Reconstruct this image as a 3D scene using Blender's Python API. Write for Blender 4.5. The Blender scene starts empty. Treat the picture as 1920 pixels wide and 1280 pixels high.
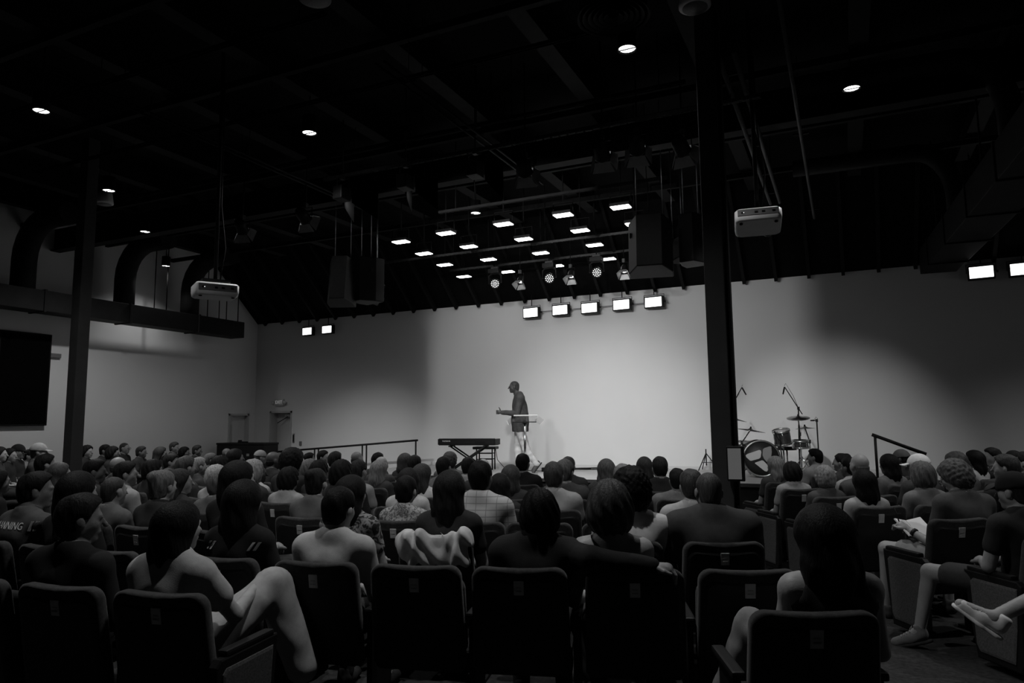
import bpy, bmesh, math, random
import numpy as np
from math import sin, cos, radians, pi, atan2, sqrt
from mathutils import Matrix, Vector

random.seed(7)
scene = bpy.context.scene
col = scene.collection

# ------------------------------------------------------------------ camera
F_PX, YAW, PITCH, ROLL, CAM_H = 1333.0, 25.0, 6.5, 0.6, 1.62
_y, _p, _r = radians(YAW), radians(PITCH), radians(ROLL)
FW = np.array([-sin(_y) * cos(_p), cos(_y) * cos(_p), sin(_p)])
_rt = np.array([cos(_y), sin(_y), 0.0])
_up = np.cross(_rt, FW)
RT = _rt * cos(_r) - _up * sin(_r)
UP = _up * cos(_r) + _rt * sin(_r)
CAM = np.array([0.0, 0.0, CAM_H])
cam_data = bpy.data.cameras.new('camera')
cam_data.sensor_width = 36.0
cam_data.lens = F_PX / 1920.0 * 36.0
cam_data.clip_start = 0.05
cam_data.clip_end = 200
cam = bpy.data.objects.new('camera', cam_data)
col.objects.link(cam)
m = Matrix.Identity(4)
for i in range(3):
    m[i][0], m[i][1], m[i][2], m[i][3] = RT[i], UP[i], -FW[i], CAM[i]
cam.matrix_world = m
scene.camera = cam

# ------------------------------------------------------------------ world, exposure
world = bpy.data.worlds.new('world')
scene.world = world
world.use_nodes = True
world.node_tree.nodes['Background'].inputs[0].default_value = (1, 1, 1, 1)
world.node_tree.nodes['Background'].inputs[1].default_value = 0.0006
vs = scene.view_settings
vs.view_transform = 'Standard'
vs.look = 'None'
vs.exposure = 0.0
vs.gamma = 1.0
vs.use_curve_mapping = False
cy = scene.cycles
cy.max_bounces, cy.diffuse_bounces, cy.glossy_bounces, cy.transmission_bounces, cy.transparent_max_bounces = 5, 3, 2, 3, 8
cy.caustics_reflective = cy.caustics_refractive = False
cy.use_adaptive_sampling = True
cy.adaptive_threshold = 0.02

# ------------------------------------------------------------------ light levels (each lamp is made in its fixture's builder)
E_FRONT_WASH = 640.0     # added shuttered wash lights on the house bar
E_LOW_WASH = 560.0        # low washes on the foot of the back wall
E_DOWNLIGHT = 190.0        # round house downlights
PANEL_EMIT = 9.0          # square panels over the stage
BOX_EMIT = 3.0            # light boxes along the top of the back wall


def ray(px, py):
    return FW + RT * ((px - 960) / F_PX) - UP * ((py - 640) / F_PX)


def on_y(px, py, Y):
    d = ray(px, py)
    return CAM + d * (Y / d[1])


def on_z(px, py, Z):
    d = ray(px, py)
    return CAM + d * ((Z - CAM_H) / d[2])


def at_depth(px, py, z):
    return CAM + ray(px, py) * z


# ------------------------------------------------------------------ materials (black-and-white photograph: greys)
MATS = {}


def mat(name, g, rough=0.6, spec=0.3, var=0.0, scale=8.0, bump=0.0, bscale=60.0, metal=0.0, stretch=None, sheen=0.0):
    if name in MATS:
        return MATS[name]
    mt = bpy.data.materials.new(name)
    mt.use_nodes = True
    nt = mt.node_tree
    b = nt.nodes['Principled BSDF']
    b.inputs['Base Color'].default_value = (g, g, g, 1)
    b.inputs['Roughness'].default_value = rough
    b.inputs['Specular IOR Level'].default_value = spec
    b.inputs['Metallic'].default_value = metal
    if sheen:
        b.inputs['Sheen Weight'].default_value = sheen
    tc = nt.nodes.new('ShaderNodeTexCoord')
    mp = nt.nodes.new('ShaderNodeMapping')
    nt.links.new(tc.outputs['Object'], mp.inputs['Vector'])
    if stretch:
        mp.inputs['Scale'].default_value = stretch
    if var > 0:
        n = nt.nodes.new('ShaderNodeTexNoise')
        n.inputs['Scale'].default_value = scale
        n.inputs['Detail'].default_value = 3
        nt.links.new(mp.outputs[0], n.inputs['Vector'])
        r = nt.nodes.new('ShaderNodeValToRGB')
        lo, hi = max(g * (1 - var), 0.001), min(g * (1 + var), 1)
        r.color_ramp.elements[0].position = 0.3
        r.color_ramp.elements[1].position = 0.7
        r.color_ramp.elements[0].color = (lo, lo, lo, 1)
        r.color_ramp.elements[1].color = (hi, hi, hi, 1)
        nt.links.new(n.outputs['Fac'], r.inputs['Fac'])
        nt.links.new(r.outputs['Color'], b.inputs['Base Color'])
    if bump > 0:
        n2 = nt.nodes.new('ShaderNodeTexNoise')
        n2.inputs['Scale'].default_value = bscale
        n2.inputs['Detail'].default_value = 2
        nt.links.new(mp.outputs[0], n2.inputs['Vector'])
        bp = nt.nodes.new('ShaderNodeBump')
        bp.inputs['Strength'].default_value = bump
        bp.inputs['Distance'].default_value = 0.01
        nt.links.new(n2.outputs['Fac'], bp.inputs['Height'])
        nt.links.new(bp.outputs[0], b.inputs['Normal'])
    MATS[name] = mt
    return mt


def emit(name, strength):
    if name in MATS:
        return MATS[name]
    mt = bpy.data.materials.new(name)
    mt.use_nodes = True
    nt = mt.node_tree
    nt.nodes.remove(nt.nodes['Principled BSDF'])
    e = nt.nodes.new('ShaderNodeEmission')
    e.inputs['Strength'].default_value = strength
    n = nt.nodes.new('ShaderNodeTexNoise')
    n.inputs['Scale'].default_value = 40
    r = nt.nodes.new('ShaderNodeValToRGB')
    r.color_ramp.elements[0].color = (.95, .95, .95, 1)
    r.color_ramp.elements[1].color = (1, 1, 1, 1)
    nt.links.new(n.outputs['Fac'], r.inputs['Fac'])
    nt.links.new(r.outputs['Color'], e.inputs['Color'])
    nt.links.new(e.outputs[0], nt.nodes['Material Output'].inputs['Surface'])
    MATS[name] = mt
    return mt


def clear_plastic():
    mt = bpy.data.materials.new('clear_acrylic')
    mt.use_nodes = True
    nt = mt.node_tree
    nt.nodes.remove(nt.nodes['Principled BSDF'])
    t = nt.nodes.new('ShaderNodeBsdfTransparent')
    t.inputs[0].default_value = (.96, .96, .96, 1)
    g = nt.nodes.new('ShaderNodeBsdfGlossy')
    g.inputs['Roughness'].default_value = 0.12
    df = nt.nodes.new('ShaderNodeBsdfTranslucent')
    m1 = nt.nodes.new('ShaderNodeMixShader')
    m1.inputs[0].default_value = .5
    nt.links.new(g.outputs[0], m1.inputs[1])
    nt.links.new(df.outputs[0], m1.inputs[2])
    n = nt.nodes.new('ShaderNodeTexNoise')
    n.inputs['Scale'].default_value = 6
    mr = nt.nodes.new('ShaderNodeMapRange')
    mr.inputs['To Min'].default_value = .06
    mr.inputs['To Max'].default_value = .16
    nt.links.new(n.outputs['Fac'], mr.inputs['Value'])
    mx = nt.nodes.new('ShaderNodeMixShader')
    nt.links.new(mr.outputs[0], mx.inputs[0])
    nt.links.new(t.outputs[0], mx.inputs[1])
    nt.links.new(m1.outputs[0], mx.inputs[2])
    nt.links.new(mx.outputs[0], nt.nodes['Material Output'].inputs['Surface'])
    return mt


M_WALL = mat('white_wall_paint', 0.74, 0.75, 0.2, 0.02, 0.7, 0.05, 120)
M_CEIL = mat('black_ceiling_paint', 0.005, 0.8, 0.06, 0.25, 3, 0.1, 40)
M_STEEL_BLK = mat('black_painted_steel', 0.010, 0.6, 0.08, 0.2, 6)
M_BLACK = mat('black_plastic', 0.010, 0.5, 0.2, 0.15, 20)
M_BLACK_MATTE = mat('matte_black', 0.008, 0.8, 0.15, 0.2, 10)
M_COLUMN = mat('charcoal_column_paint', 0.04, 0.5, 0.3, 0.15, 4)
M_FLOOR = mat('dark_carpet', 0.036, 0.95, 0.05, 0.3, 30, 0.3, 300)
M_STAGE = mat('grey_stage_floor', 0.42, 0.5, 0.4, 0.08, 2, 0.05, 60)
M_TRIM = mat('dark_trim', 0.03, 0.6)
M_DOOR = mat('door_paint', 0.62, 0.5, 0.3, 0.03, 3)
M_FRAME = mat('door_frame_paint', 0.5, 0.45, 0.3, 0.03, 3)
M_CHROME = mat('chrome', 0.75, 0.15, 0.5, 0.05, 10, metal=1.0)
M_METAL = mat('brushed_metal', 0.45, 0.35, 0.5, 0.1, 20, metal=1.0)
M_CYMBAL = mat('cymbal_bronze', 0.35, 0.3, 0.5, 0.2, 30, metal=1.0)
M_DUCT = mat('dark_duct_paint', 0.014, 0.6, 0.1, 0.2, 3)
M_WHITE = mat('white_plastic', 0.6, 0.45, 0.4, 0.03, 10)
M_PROJ = mat('pale_projector_plastic', 0.75, 0.45, 0.4, 0.03, 10)
M_STRUT = mat('dull_strut_steel', 0.05, 0.5, 0.3, 0.3, 30)
M_GRILLE = mat('grey_grille', 0.16, 0.6, 0.3, 0.2, 80)
M_SEAT = mat('dark_seat_fabric', 0.030, 0.85, 0.15, 0.3, 60, 0.3, 500, sheen=0.15)
M_SEAT_SHELL = mat('black_seat_shell', 0.012, 0.55, 0.3, 0.2, 20)
M_PANEL_FAB = mat('end_panel_fabric', 0.09, 0.9, 0.1, 0.25, 90, 0.2, 400)
M_PLATE = mat('seat_label_plate', 0.55, 0.5, 0.3, 0.1, 40)
M_PLATE_PRINT = mat('seat_label_print', 0.38, 0.6)
M_SCREEN = mat('switched_off_screen', 0.003, 0.9, 0.02, 0.1, 5)
M_CLEAR = clear_plastic()
M_PAPER = mat('white_paper', 0.75, 0.8, 0.2, 0.02, 20)
M_RUBBER = mat('rubber', 0.02, 0.8)
E_PANEL = emit('stage_panel_glow', PANEL_EMIT)
E_BOX = emit('light_box_glow', BOX_EMIT)
E_LENS = emit('downlight_glow', 6.0)
E_LED = emit('led_glow', 1.5)
E_DISPLAY = emit('dim_display_glow', 0.075)
E_SMALL = emit('indicator_glow', 1.2)
E_EXIT = emit('exit_letters_glow', 0.16)
E_LIT = emit('lamp_mouth_glow', 14.0)


# ------------------------------------------------------------------ object helpers
def tag(o, label=None, cat=None, group=None, kind=None):
    if label:
        o['label'] = label
    if cat:
        o['category'] = cat
    if group:
        o['group'] = group
    if kind:
        o['kind'] = kind
    return o


def empty(name, loc=(0, 0, 0), rz=0.0, label=None, cat=None, group=None, kind=None):
    o = bpy.data.objects.new(name, None)
    o.empty_display_size = 0.1
    col.objects.link(o)
    o.location = loc
    o.rotation_euler = (0, 0, rz)
    return tag(o, label, cat, group, kind)


def link(name, me, parent=None, loc=None, rot=None):
    o = bpy.data.objects.new(name, me)
    col.objects.link(o)
    if parent is not None:
        o.parent = parent
    if loc is not None:
        o.location = loc
    if rot is not None:
        o.rotation_euler = rot
    return o


class MB:
    """collects simple solids and builds them as one mesh object"""

    def __init__(self):
        self.v, self.f, self.sm = [], [], []

    def _add(self, vs_, fs, smooth=False):
        n = len(self.v)
        self.v += [tuple(map(float, p)) for p in vs_]
        for f in fs:
            self.f.append(tuple(i + n for i in f))
            self.sm.append(smooth)
        return self

    def box(self, c, s, rot=None):
        x, y, z = s[0] / 2, s[1] / 2, s[2] / 2
        p = [Vector((a, b, d)) for d in (-z, z) for b in (-y, y) for a in (-x, x)]
        if rot is not None:
            p = [rot @ q for q in p]
        p = [q + Vector(c) for q in p]
        return self._add(p, [(0, 2, 3, 1), (4, 5, 7, 6), (0, 1, 5, 4), (2, 6, 7, 3), (0, 4, 6, 2), (1, 3, 7, 5)])

    def rbox(self, c, s, b=0.01, rot=None):
        """box with chamfered edges"""
        x, y, z = s[0] / 2, s[1] / 2, s[2] / 2
        b = min(b, x * .9, y * .9, z * .9)
        bm = bmesh.new()
        bmesh.ops.create_cube(bm, size=1.0)
        for v in bm.verts:
            v.co = Vector((v.co.x * 2 * x, v.co.y * 2 * y, v.co.z * 2 * z))
        bmesh.ops.bevel(bm, geom=list(bm.edges), offset=b, segments=2, profile=0.6, affect='EDGES')
        bm.verts.index_update()
        p = [v.co.copy() for v in bm.verts]
        fs = [tuple(v.index for v in f.verts) for f in bm.faces]
        bm.free()
        if rot is not None:
            p = [rot @ q for q in p]
        return self._add([q + Vector(c) for q in p], fs)

    def tube(self, pts, r, n=8, caps=True, smooth=True):
        pts = [Vector(p) for p in pts]
        rs = r if isinstance(r, (list, tuple)) else [r] * len(pts)
        rings = []
        prev = None
        for i, p in enumerate(pts):
            if i == 0:
                t = pts[1] - p
            elif i == len(pts) - 1:
                t = p - pts[i - 1]
            else:
                t = (pts[i + 1] - p).normalized() + (p - pts[i - 1]).normalized()
            t.normalize()
            if prev is None:
                a = Vector((0, 0, 1)) if abs(t.z) < .9 else Vector((1, 0, 0))
                u = t.cross(a).normalized()
            else:
                u = (prev - t * prev.dot(t)).normalized()
            prev = u
            w = t.cross(u)
            rings.append([p + (u * cos(2 * pi * k / n) + w * sin(2 * pi * k / n)) * rs[i] for k in range(n)])
        vs_ = [q for rg in rings for q in rg]
        fs = []
        for i in range(len(rings) - 1):
            for k in range(n):
                a, b_ = i * n + k, i * n + (k + 1) % n
                fs.append((a, b_, b_ + n, a + n))
        self._add(vs_, fs, smooth)
        if caps:
            m_ = len(self.v) - len(vs_)
            self.f.append(tuple(m_ + k for k in reversed(range(n))))
            self.f.append(tuple(m_ + len(vs_) - n + k for k in range(n)))
            self.sm += [False, False]
        return self

    def lathe(self, prof, n=24, c=(0, 0, 0), rot=None, smooth=True):
        """prof: (radius, z) pairs"""
        vs_ = []
        for r, z in prof:
            for k in range(n):
                a = 2 * pi * k / n
                q = Vector((r * cos(a), r * sin(a), z))
                if rot is not None:
                    q = rot @ q
                vs_.append(q + Vector(c))
        fs = []
        for i in range(len(prof) - 1):
            for k in range(n):
                a, b_ = i * n + k, i * n + (k + 1) % n
                fs.append((a, b_, b_ + n, a + n))
        return self._add(vs_, fs, smooth)

    def loft(self, outline, layers, xf, smooth=True):
        """outline: 2-D loop; layers: (height, inset); xf(a, b, h) -> 3-D point"""
        n = len(outline)
        cx = sum(p[0] for p in outline) / n
        cy = sum(p[1] for p in outline) / n
        vs_ = []
        for h, ins in layers:
            for a, b_ in outline:
                d = sqrt((a - cx) ** 2 + (b_ - cy) ** 2) or 1
                s = (d - ins) / d
                vs_.append(xf(cx + (a - cx) * s, cy + (b_ - cy) * s, h))
        fs = []
        for i in range(len(layers) - 1):
            for k in range(n):
                a, b_ = i * n + k, i * n + (k + 1) % n
                fs.append((a, b_, b_ + n, a + n))
        self._add(vs_, fs, smooth)
        m_ = len(self.v) - len(vs_)
        self.f.append(tuple(m_ + k for k in reversed(range(n))))
        self.f.append(tuple(m_ + len(vs_) - n + k for k in range(n)))
        self.sm += [False, False]
        return self

    def mesh(self, name, material):
        me = bpy.data.meshes.new(name)
        me.from_pydata(self.v, [], self.f)
        me.polygons.foreach_set('use_smooth', self.sm)
        bm = bmesh.new()
        bm.from_mesh(me)
        bmesh.ops.recalc_face_normals(bm, faces=bm.faces)
        bm.to_mesh(me)
        bm.free()
        if material is not None:
            me.materials.append(material)
        return me

    def build(self, name, material, parent=None, loc=None, rot=None):
        return link(name, self.mesh(name, material), parent, loc, rot)


def rrect(w, h, r, n=4, cx=0.0, cy=0.0):
    pts = []
    for sx, sy, a0 in ((1, 1, 0), (-1, 1, 90), (-1, -1, 180), (1, -1, 270)):
        for k in range(n + 1):
            a = radians(a0 + 90 * k / n)
            pts.append((cx + sx * (w / 2 - r) + r * cos(a), cy + sy * (h / 2 - r) + r * sin(a)))
    return pts


def text(name, body, size, material, parent, loc, rot, extrude=0.002, align='CENTER'):
    cu = bpy.data.curves.new('tmp', 'FONT')
    cu.body = body
    cu.size = size
    cu.extrude = extrude
    cu.align_x = align
    cu.align_y = 'CENTER'
    o = bpy.data.objects.new('tmp', cu)
    col.objects.link(o)
    me = bpy.data.meshes.new_from_object(o.evaluated_get(bpy.context.evaluated_depsgraph_get()))
    bpy.data.objects.remove(o)
    bpy.data.curves.remove(cu)
    me.name = name
    me.materials.clear()
    me.materials.append(material)
    return link(name, me, parent, loc, rot)


def lamp(name, kind, energy, loc, parent=None, target=None, size=0.05, spot=None, blend=0.5):
    d = bpy.data.lights.new(name, kind)
    d.energy = energy
    if kind in ('SPOT', 'POINT'):
        d.shadow_soft_size = size
    if spot:
        d.spot_size = radians(spot)
        d.spot_blend = blend
    o = bpy.data.objects.new(name, d)
    col.objects.link(o)
    if parent is not None:
        o.parent = parent
    o.location = loc
    if target is not None:
        v = Vector(target)
        o.rotation_euler = v.to_track_quat('-Z', 'Y').to_euler()
    return o


def copy_tree(o, parent=None):
    c = o.copy()
    col.objects.link(c)
    c.parent = parent
    for ch in list(o.children):
        copy_tree(ch, c)
    return c


def aim_rot(v):
    """rotation taking +Z to v"""
    return Vector(v).to_track_quat('Z', 'Y').to_matrix()

# ================================================================== THE ROOM
WX0, WX1, WY0, WY1 = -14.67, 8.0, -6.0, 14.75
STAGE_H, STAGE_Y = 0.64, 11.7
CEIL_Z = 6.0
SLOPE_Y = 12.93


def structure(name, mb, material):
    o = mb.build(name, material)
    o['kind'] = 'structure'
    return o


def box_mm(mb, x0, x1, y0, y1, z0, z1):
    return mb.box(((x0 + x1) / 2, (y0 + y1) / 2, (z0 + z1) / 2), (x1 - x0, y1 - y0, z1 - z0))


structure('floor', box_mm(MB(), WX0 - .3, WX1 + .3, WY0 - .3, WY1 + .6, -.2, 0), M_FLOOR)
# back wall with a door opening
D2X0, D2X1, D2Z = -14.12, -13.36, 1.99
w = MB()
box_mm(w, WX0, D2X0, WY1, WY1 + .3, 0, 4.7)
box_mm(w, D2X1, WX1, WY1, WY1 + .3, 0, 4.7)
box_mm(w, D2X0, D2X1, WY1, WY1 + .3, D2Z, 4.7)
structure('wall_back', w, M_WALL)
# left wall with a door opening
D1Y0, D1Y1, D1Z = 13.82, 14.53, 1.93
w = MB()
box_mm(w, WX0 - .3, WX0, WY0, D1Y0, 0, 6.2)
box_mm(w, WX0 - .3, WX0, D1Y1, WY1 + .3, 0, 6.2)
box_mm(w, WX0 - .3, WX0, D1Y0, D1Y1, D1Z, 6.2)
structure('wall_left', w, M_WALL)
structure('wall_right', box_mm(MB(), WX1, WX1 + .3, WY0, WY1 + .3, 0, 6.2), M_WALL)
structure('wall_rear', box_mm(MB(), WX0, WX1, WY0 - .3, WY0, 0, 6.2), mat('dark_rear_wall', 0.05, .8))

ceiling = structure('ceiling', box_mm(MB(), WX0 - .3, WX1 + .3, WY0 - .3, SLOPE_Y + .1, CEIL_Z, CEIL_Z + .2), M_CEIL)
# sloping part towards the back wall
s = MB()
s._add([(WX0 - .02, WY1 + .3, 4.40), (WX1, WY1 + .3, 4.40), (WX1, WY1, 4.40), (WX0 - .02, WY1, 4.40),
        (WX0 - .02, SLOPE_Y, CEIL_Z), (WX1, SLOPE_Y, CEIL_Z), (WX1, WY1 + .3, CEIL_Z), (WX0 - .02, WY1 + .3, CEIL_Z)],
       [(0, 1, 2, 3), (3, 2, 5, 4), (4, 5, 6, 7), (0, 7, 6, 1), (0, 3, 4, 7), (1, 6, 5, 2)])
slope = structure('ceiling_slope', s, M_CEIL)
# rafters on the slope, each a part
rafter_me = MB()
_rv = [(-.03, WY1 - .02, 4.40), (.03, WY1 - .02, 4.40), (.03, SLOPE_Y, CEIL_Z), (-.03, SLOPE_Y, CEIL_Z)]
_n = Vector((0, -1.6, -1.82)).normalized() * .11
rafter_me._add([Vector(p) for p in _rv] + [Vector(p) + _n for p in _rv],
               [(0, 1, 2, 3), (4, 7, 6, 5), (0, 4, 5, 1), (1, 5, 6, 2), (2, 6, 7, 3), (3, 7, 4, 0)])
rafter_me = rafter_me.mesh('rafter', M_STEEL_BLK)
for i in range(31):
    link('rafter', rafter_me, slope, (-14.3 + i * .6, 0, 0))
# main joists running towards the stage and cross purlins, parts of the ceiling
joist_me = box_mm(MB(), -.05, .05, WY0, SLOPE_Y, CEIL_Z - .30, CEIL_Z)
box_mm(joist_me, -.10, .10, WY0, SLOPE_Y, CEIL_Z - .32, CEIL_Z - .30)
joist_me = joist_me.mesh('joist', M_STEEL_BLK)
for x in (-13.6, -12.1, -10.6, -9.0, -7.35, -5.85, -4.25, -2.75, -1.25, .35, 1.9, 3.4):
    link('joist', joist_me, ceiling, (x, 0, 0))
purlin_me = box_mm(MB(), WX0, WX1, -.035, .035, CEIL_Z - .42, CEIL_Z - .34).mesh('purlin', M_STEEL_BLK)
for y in (1.0, 2.6, 4.3, 5.9, 8.4, 10.2, 11.9):
    link('purlin', purlin_me, ceiling, (0, y, 0))
girder = box_mm(MB(), WX0, WX1, 9.05, 9.11, CEIL_Z - .75, CEIL_Z - .3)
box_mm(girder, WX0, WX1, 8.98, 9.18, CEIL_Z - .77, CEIL_Z - .75)
girder.build('girder', M_STEEL_BLK, ceiling)

# stage platform and its skirting
stage = structure('stage_platform', box_mm(MB(), -9.3, .55, STAGE_Y, WY1, 0, STAGE_H - .03), M_BLACK_MATTE)
box_mm(MB(), -9.3, .55, STAGE_Y - .02, WY1, STAGE_H - .03, STAGE_H).build('stage_deck', M_STAGE, stage)
box_mm(MB(), -9.3, .55, STAGE_Y - .04, STAGE_Y - .02, STAGE_H - .05, STAGE_H + .004).build('stage_nosing', M_TRIM, stage)
structure('baseboard_back', box_mm(MB(), -9.3, .55, WY1 - .015, WY1, STAGE_H, STAGE_H + .06), mat('pale_baseboard', .6, .6))
# ramp beside the stage
r_ = MB()
r_._add([(-13.0, 13.2, 0), (-9.3, 13.2, 0), (-9.3, 14.7, 0), (-13.0, 14.7, 0),
         (-13.0, 13.2, .06), (-9.3, 13.2, STAGE_H - .02), (-9.3, 14.7, STAGE_H - .02), (-13.0, 14.7, .06)],
        [(0, 3, 2, 1), (4, 5, 6, 7), (0, 1, 5, 4), (1, 2, 6, 5), (2, 3, 7, 6), (3, 0, 4, 7)])
structure('stage_ramp', r_, M_STAGE)
# stage steps on the right, in front of the drums
st = MB()
for i in range(3):
    box_mm(st, .55 + i * .28, .55 + (i + 1) * .28, 11.75, 13.2, 0, STAGE_H - .16 * (i + 1))
structure('stage_steps', st, M_BLACK_MATTE)


# ------------------------------------------------------------------ doors
d2 = empty('door_2', ((D2X0 + D2X1) / 2, WY1, 0), kind='structure')
hw = (D2X1 - D2X0) / 2
f = MB()
box_mm(f, -hw, -hw + .05, -.02, .3, 0, D2Z)
box_mm(f, hw - .04, hw, -.02, .3, 0, D2Z)
box_mm(f, -hw, hw, -.02, .3, D2Z - .05, D2Z)
f.build('door_frame', M_FRAME, d2)
box_mm(MB(), -hw + .05, hw - .04, .22, .27, .01, D2Z - .05).build('door_leaf', M_DOOR, d2)
MB().box((.12, .19, D2Z - .13), (.30, .06, .09)).build('door_closer', M_METAL, d2)
MB().tube([(.10, .15, D2Z - .15), (-.18, .06, D2Z - .32)], .010).build('closer_arm', M_BLACK, d2)
box_mm(MB(), -hw + .06, hw - .05, .215, .22, .02, .22).build('kick_plate', M_METAL, d2)
MB().tube([(hw - .10, .21, .95), (hw - .10, .15, .95), (hw - .22, .15, .95)], .012).build('door_handle', M_METAL, d2)

d1 = empty('door_1', (WX0, (D1Y0 + D1Y1) / 2, 0), kind='structure')
hl = (D1Y1 - D1Y0) / 2
f = MB()
box_mm(f, -.3, .015, -hl, -hl + .05, 0, D1Z)
box_mm(f, -.3, .015, hl - .05, hl, 0, D1Z)
box_mm(f, -.3, .015, -hl, hl, D1Z - .05, D1Z)
f.build('door_frame', M_FRAME, d1)
box_mm(MB(), -.14, -.10, -hl + .05, hl - .05, .01, D1Z - .05).build('door_leaf', M_DOOR, d1)
MB().tube([(-.10, -.24, .95), (-.05, -.24, .95), (-.05, -.14, .95)], .012).build('door_handle', M_METAL, d1)

# exit sign with two emergency lamp heads
ex = empty('exit_sign', tuple(on_y(526, 754, WY1)), label='small white exit sign with two lamp heads above the corner door', cat='sign')
MB().rbox((0, -.035, 0), (.30, .07, .17), .01).build('sign_box', M_WHITE, ex)
text('sign_letters', 'EXIT', .12, E_EXIT, ex, (0, -.072, 0), (pi / 2, 0, 0))
for sgn in (-1, 1):
    hd = MB().lathe([(0, 0), (.035, 0), (.045, .05), (.045, .06), (0, .062)], 12, rot=aim_rot((sgn * .5, -.8, -.2)))
    hd.build('lamp_head', M_WHITE, ex, (sgn * .185, -.04, .0))
# panic handle plate and card reader by the door
cr = MB().rbox((0, -.015, 0), (.07, .03, .11), .006).build('card_reader', M_GRILLE, None, tuple(on_y(564, 831, WY1)))
tag(cr, 'small grey card reader on the back wall right of the corner door', 'card reader')
ps = empty('door_sensor_plate', tuple(on_y(551, 821, WY1)), label='tall narrow metal plate beside the edge of the corner door', cat='wall plate')
MB().rbox((0, -.01, 0), (.06, .02, .24), .004).build('plate', M_METAL, ps)
MB().rbox((0, -.024, 0), (.03, .012, .18), .004).build('slot', M_BLACK, ps)

# wall screen on the left wall
sc_ = empty('wall_screen', (WX0, 8.58, 2.575), label='tall switched-off black screen hung on the left wall', cat='screen')
MB().rbox((.045, 0, 0), (.09, 1.0, 1.84), .012).build('screen_casing', M_BLACK_MATTE, sc_)
MB().box((.092, 0, 0), (.004, .93, 1.77)).build('screen_glass', M_SCREEN, sc_)
wp = MB().rbox((.03, 0, 0), (.06, .22, .09), .01).build('wall_box', M_GRILLE, None, tuple((WX0, 9.2, 3.08)))
tag(wp, 'small grey box on the left wall right of the tall screen', 'wall box')

# columns
def column(x, y, label, side_strip):
    c = empty('column', (x, y, 0), label=label, cat='column', kind='structure')
    MB().rbox((0, 0, CEIL_Z / 2 - .16), (.168, .168, CEIL_Z - .32), .008).build('shaft', M_COLUMN, c)
    MB().rbox((0, 0, .01), (.32, .32, .02), .005).build('base_plate', M_STEEL_BLK, c)
    for sx in (-.13, .13):
        for sy in (-.13, .13):
            MB().lathe([(.012, 0), (.012, .03), (0, .032)], 6).build('bolt', M_STEEL_BLK, c, (sx, sy, .02))
    if side_strip:
        MB().rbox((.102, .02, 2.7), (.034, .10, 5.2), .006).build('black_side_strip', M_BLACK_MATTE, c)  # black strip up the column's right side
    return c


column(-.965, 6.3, 'black square steel column standing right of the stage centre', True)
column(-9.52, 6.3, 'dark square steel column near the left wall', False)
# framed panel on the right column
sg = empty('column_display', (-.848, 6.16, 1.265), radians(6), 'small black framed display panel fixed to the right column', 'display')
MB().rbox((0, 0, 0), (.140, .06, .285), .008).build('display_case', M_BLACK, sg)
MB().box((-.008, -.031, 0), (.104, .006, .25)).build('display_face', E_DISPLAY, sg)
MB().box((-.03, .06, 0), (.05, .1, .08)).build('bracket', M_STEEL_BLK, sg)

# ------------------------------------------------------------------ ducts
dl = empty('wall_duct', (-14.0, 10.0, 4.03), label='long black rectangular air duct hung along the left wall', cat='duct')
MB().rbox((0, -2.2, 0), (.46, 11.2, .40), .01).build('duct_body', M_DUCT, dl)
for y in (-7.0, -5.2, -3.4, -1.6, .2, 2.0):
    MB().rbox((0, y, 0), (.50, .05, .44), .01).build('flange', M_DUCT, dl)
elbow = MB()
pts = []
for k in range(7):
    a = pi / 2 * k / 6
    pts.append((.75 - .75 * cos(a), 0, .75 + .75 * sin(a)))
elbow.tube([(0, 0, .18)] + pts + [(1.3, 0, 1.5)], .21, 14)
elbow_me = elbow.mesh('duct_branch', M_DUCT)
for y in (-3.8, -1.9, .2, 1.9):
    link('duct_branch', elbow_me, dl, (0, y, 0))
rod_me = MB().tube([(0, 0, 0), (0, 0, 1.75)], .012, 6).mesh('hanger_rod', M_STEEL_BLK)
for y in (-7.3, -4.6, -2.8, -.8, 1.1, 2.6, 3.2):
    for x in (-.2, .2):
        link('hanger_rod', rod_me, dl, (x, y, .2))
dr = empty('ceiling_duct', (1.62, 14.4, 4.33), radians(3.0), 'wide black air duct running under the ceiling at the far right', 'duct')
MB().rbox((0, -6.2, .05), (.56, 12.4, .42), .01).build('duct_body', M_DUCT, dr)
for y in (-.9, -2.4, -3.9, -5.4, -6.9, -8.4):
    MB().rbox((0, y, .05), (.60, .05, .46), .01).build('flange', M_DUCT, dr)
for y in (-1.7, -4.7, -7.7):
    for x in (-.25, .25):
        o = link('hanger_rod', rod_me, dr, (x, y, .25))
pts = []
for yy, nm in ((-2.4, 0), (-5.4, 1)):
    b = MB()
    arc = [(-.1 - .5 * (1 - cos(pi / 2 * k / 6)), yy, .55 + .72 * sin(pi / 2 * k / 6)) for k in range(7)]
    b.tube([(-.1, yy, .2)] + arc + [(-2.3, yy, 1.27)], .13, 12)
    b.build('duct_branch', M_DUCT, dr)

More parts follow.
